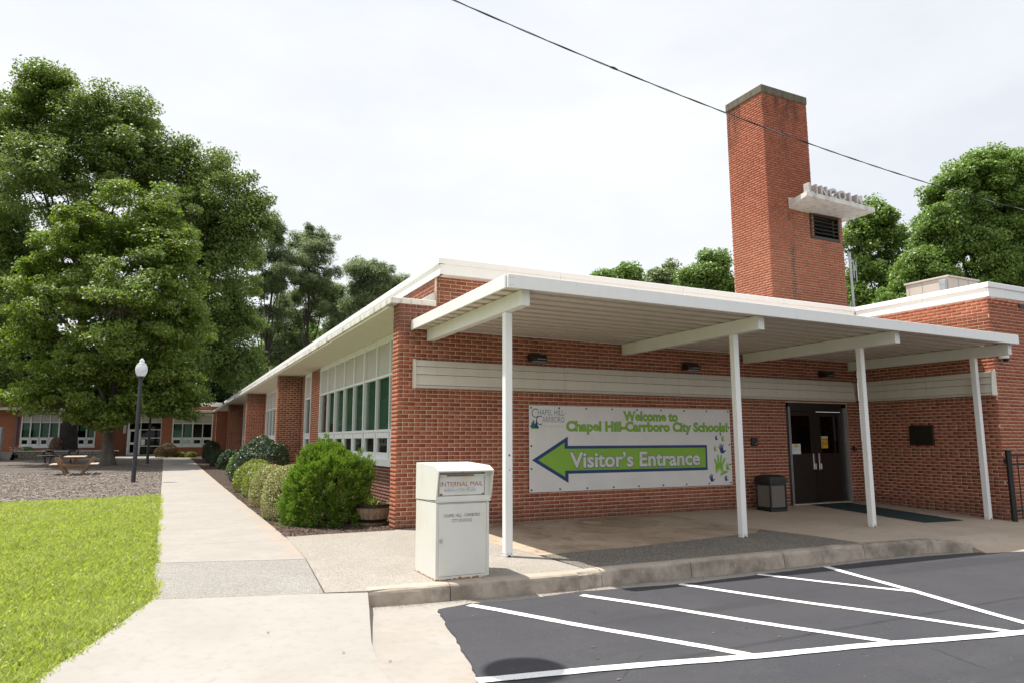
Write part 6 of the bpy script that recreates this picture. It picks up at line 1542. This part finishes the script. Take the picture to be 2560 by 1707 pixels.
lumpv = lambda x, y: .012*np.sin(x*3.1+y*1.7)+.012*np.sin(x*1.3-y*2.9)+.006*np.sin(x*7+y*5)
chips('bark_mulch_chips', 'loose brown bark chips in the shrub bed', [(-1.68, -.08), (0, -.06), (.78, .32), (.78, 14), (-1.69, 14)], 52000, lambda x, y: vG(y)-.02+lumpv(x, y)*.8, .045, M_CHIPB, 1.8, 5)
chips('grey_mulch_chips', 'loose grey wood chips covering the courtyard', [(-10.5, 8.8), (-6.5, 8.95), (-5.0, 9.05), (-3.38, 9.7), (-3.38, 26), (-14, 26)], 60000, lambda x, y: vG(y)-.03+lumpv(x, y)*.6, .075, M_CHIPG, 1.6, 6)
# grit washed along the kerb
rg = np.random.default_rng(41); n = 2600; x = rg.uniform(-1.45, 7.4, n); y = np.interp(x, [p[0] for p in KP], [p[1] for p in KP])-.03-np.abs(rg.normal(size=n))*.075; z = -.2-.011*x-.006+np.where(y < -4.40, .010, 0); a = rg.uniform(0, 6.283, n); L2 = rg.uniform(.003, .010, n)
dv = np.stack([np.cos(a), np.sin(a), 0*a], 1)*L2[:, None]; sv = np.stack([-np.sin(a), np.cos(a), 0*a], 1)*(L2*.6)[:, None]; P = np.stack([x, y, z], 1); up3 = np.array([0, 0, 1.])*(L2*.5)[:, None]
q = np.stack([P-dv, P+sv+up3, P+dv, P-sv+up3*.6], 1).reshape(-1, 3)
g_ = link('kerb_grit', mesh_np('kerb_grit', q, np.arange(len(q)).reshape(-1, 4)), M_CHIPG, None, 'stuff'); tag(g_, 'fine grit washed along the foot of the kerb', 'grit')
# a few dry leaves and crumbs on the paving
t = bpy.data.objects.new
b = MB(); r8 = random.Random(12)
for k in range(70):
    x, y = r8.uniform(-3.2, 8), r8.uniform(-8, -4.6)
    z = (asph_z(x) if x > -1.1 else (hz(x, y)+.004 if x < -1.6 else None))
    if z is None: continue
    s_ = r8.uniform(.006, .02); a_ = r8.uniform(0, 6.28); b.face([(x+s_*math.cos(a_+q), y+s_*.6*math.sin(a_+q), z+.006+r8.uniform(0, .004)) for q in (0, 1.5, 3.1, 4.6)])
g_ = b.build('dry_leaf_crumbs', M_CHIPB, None, 'stuff'); tag(g_, 'tiny dry leaves and crumbs scattered on the pavement', 'leaf litter')
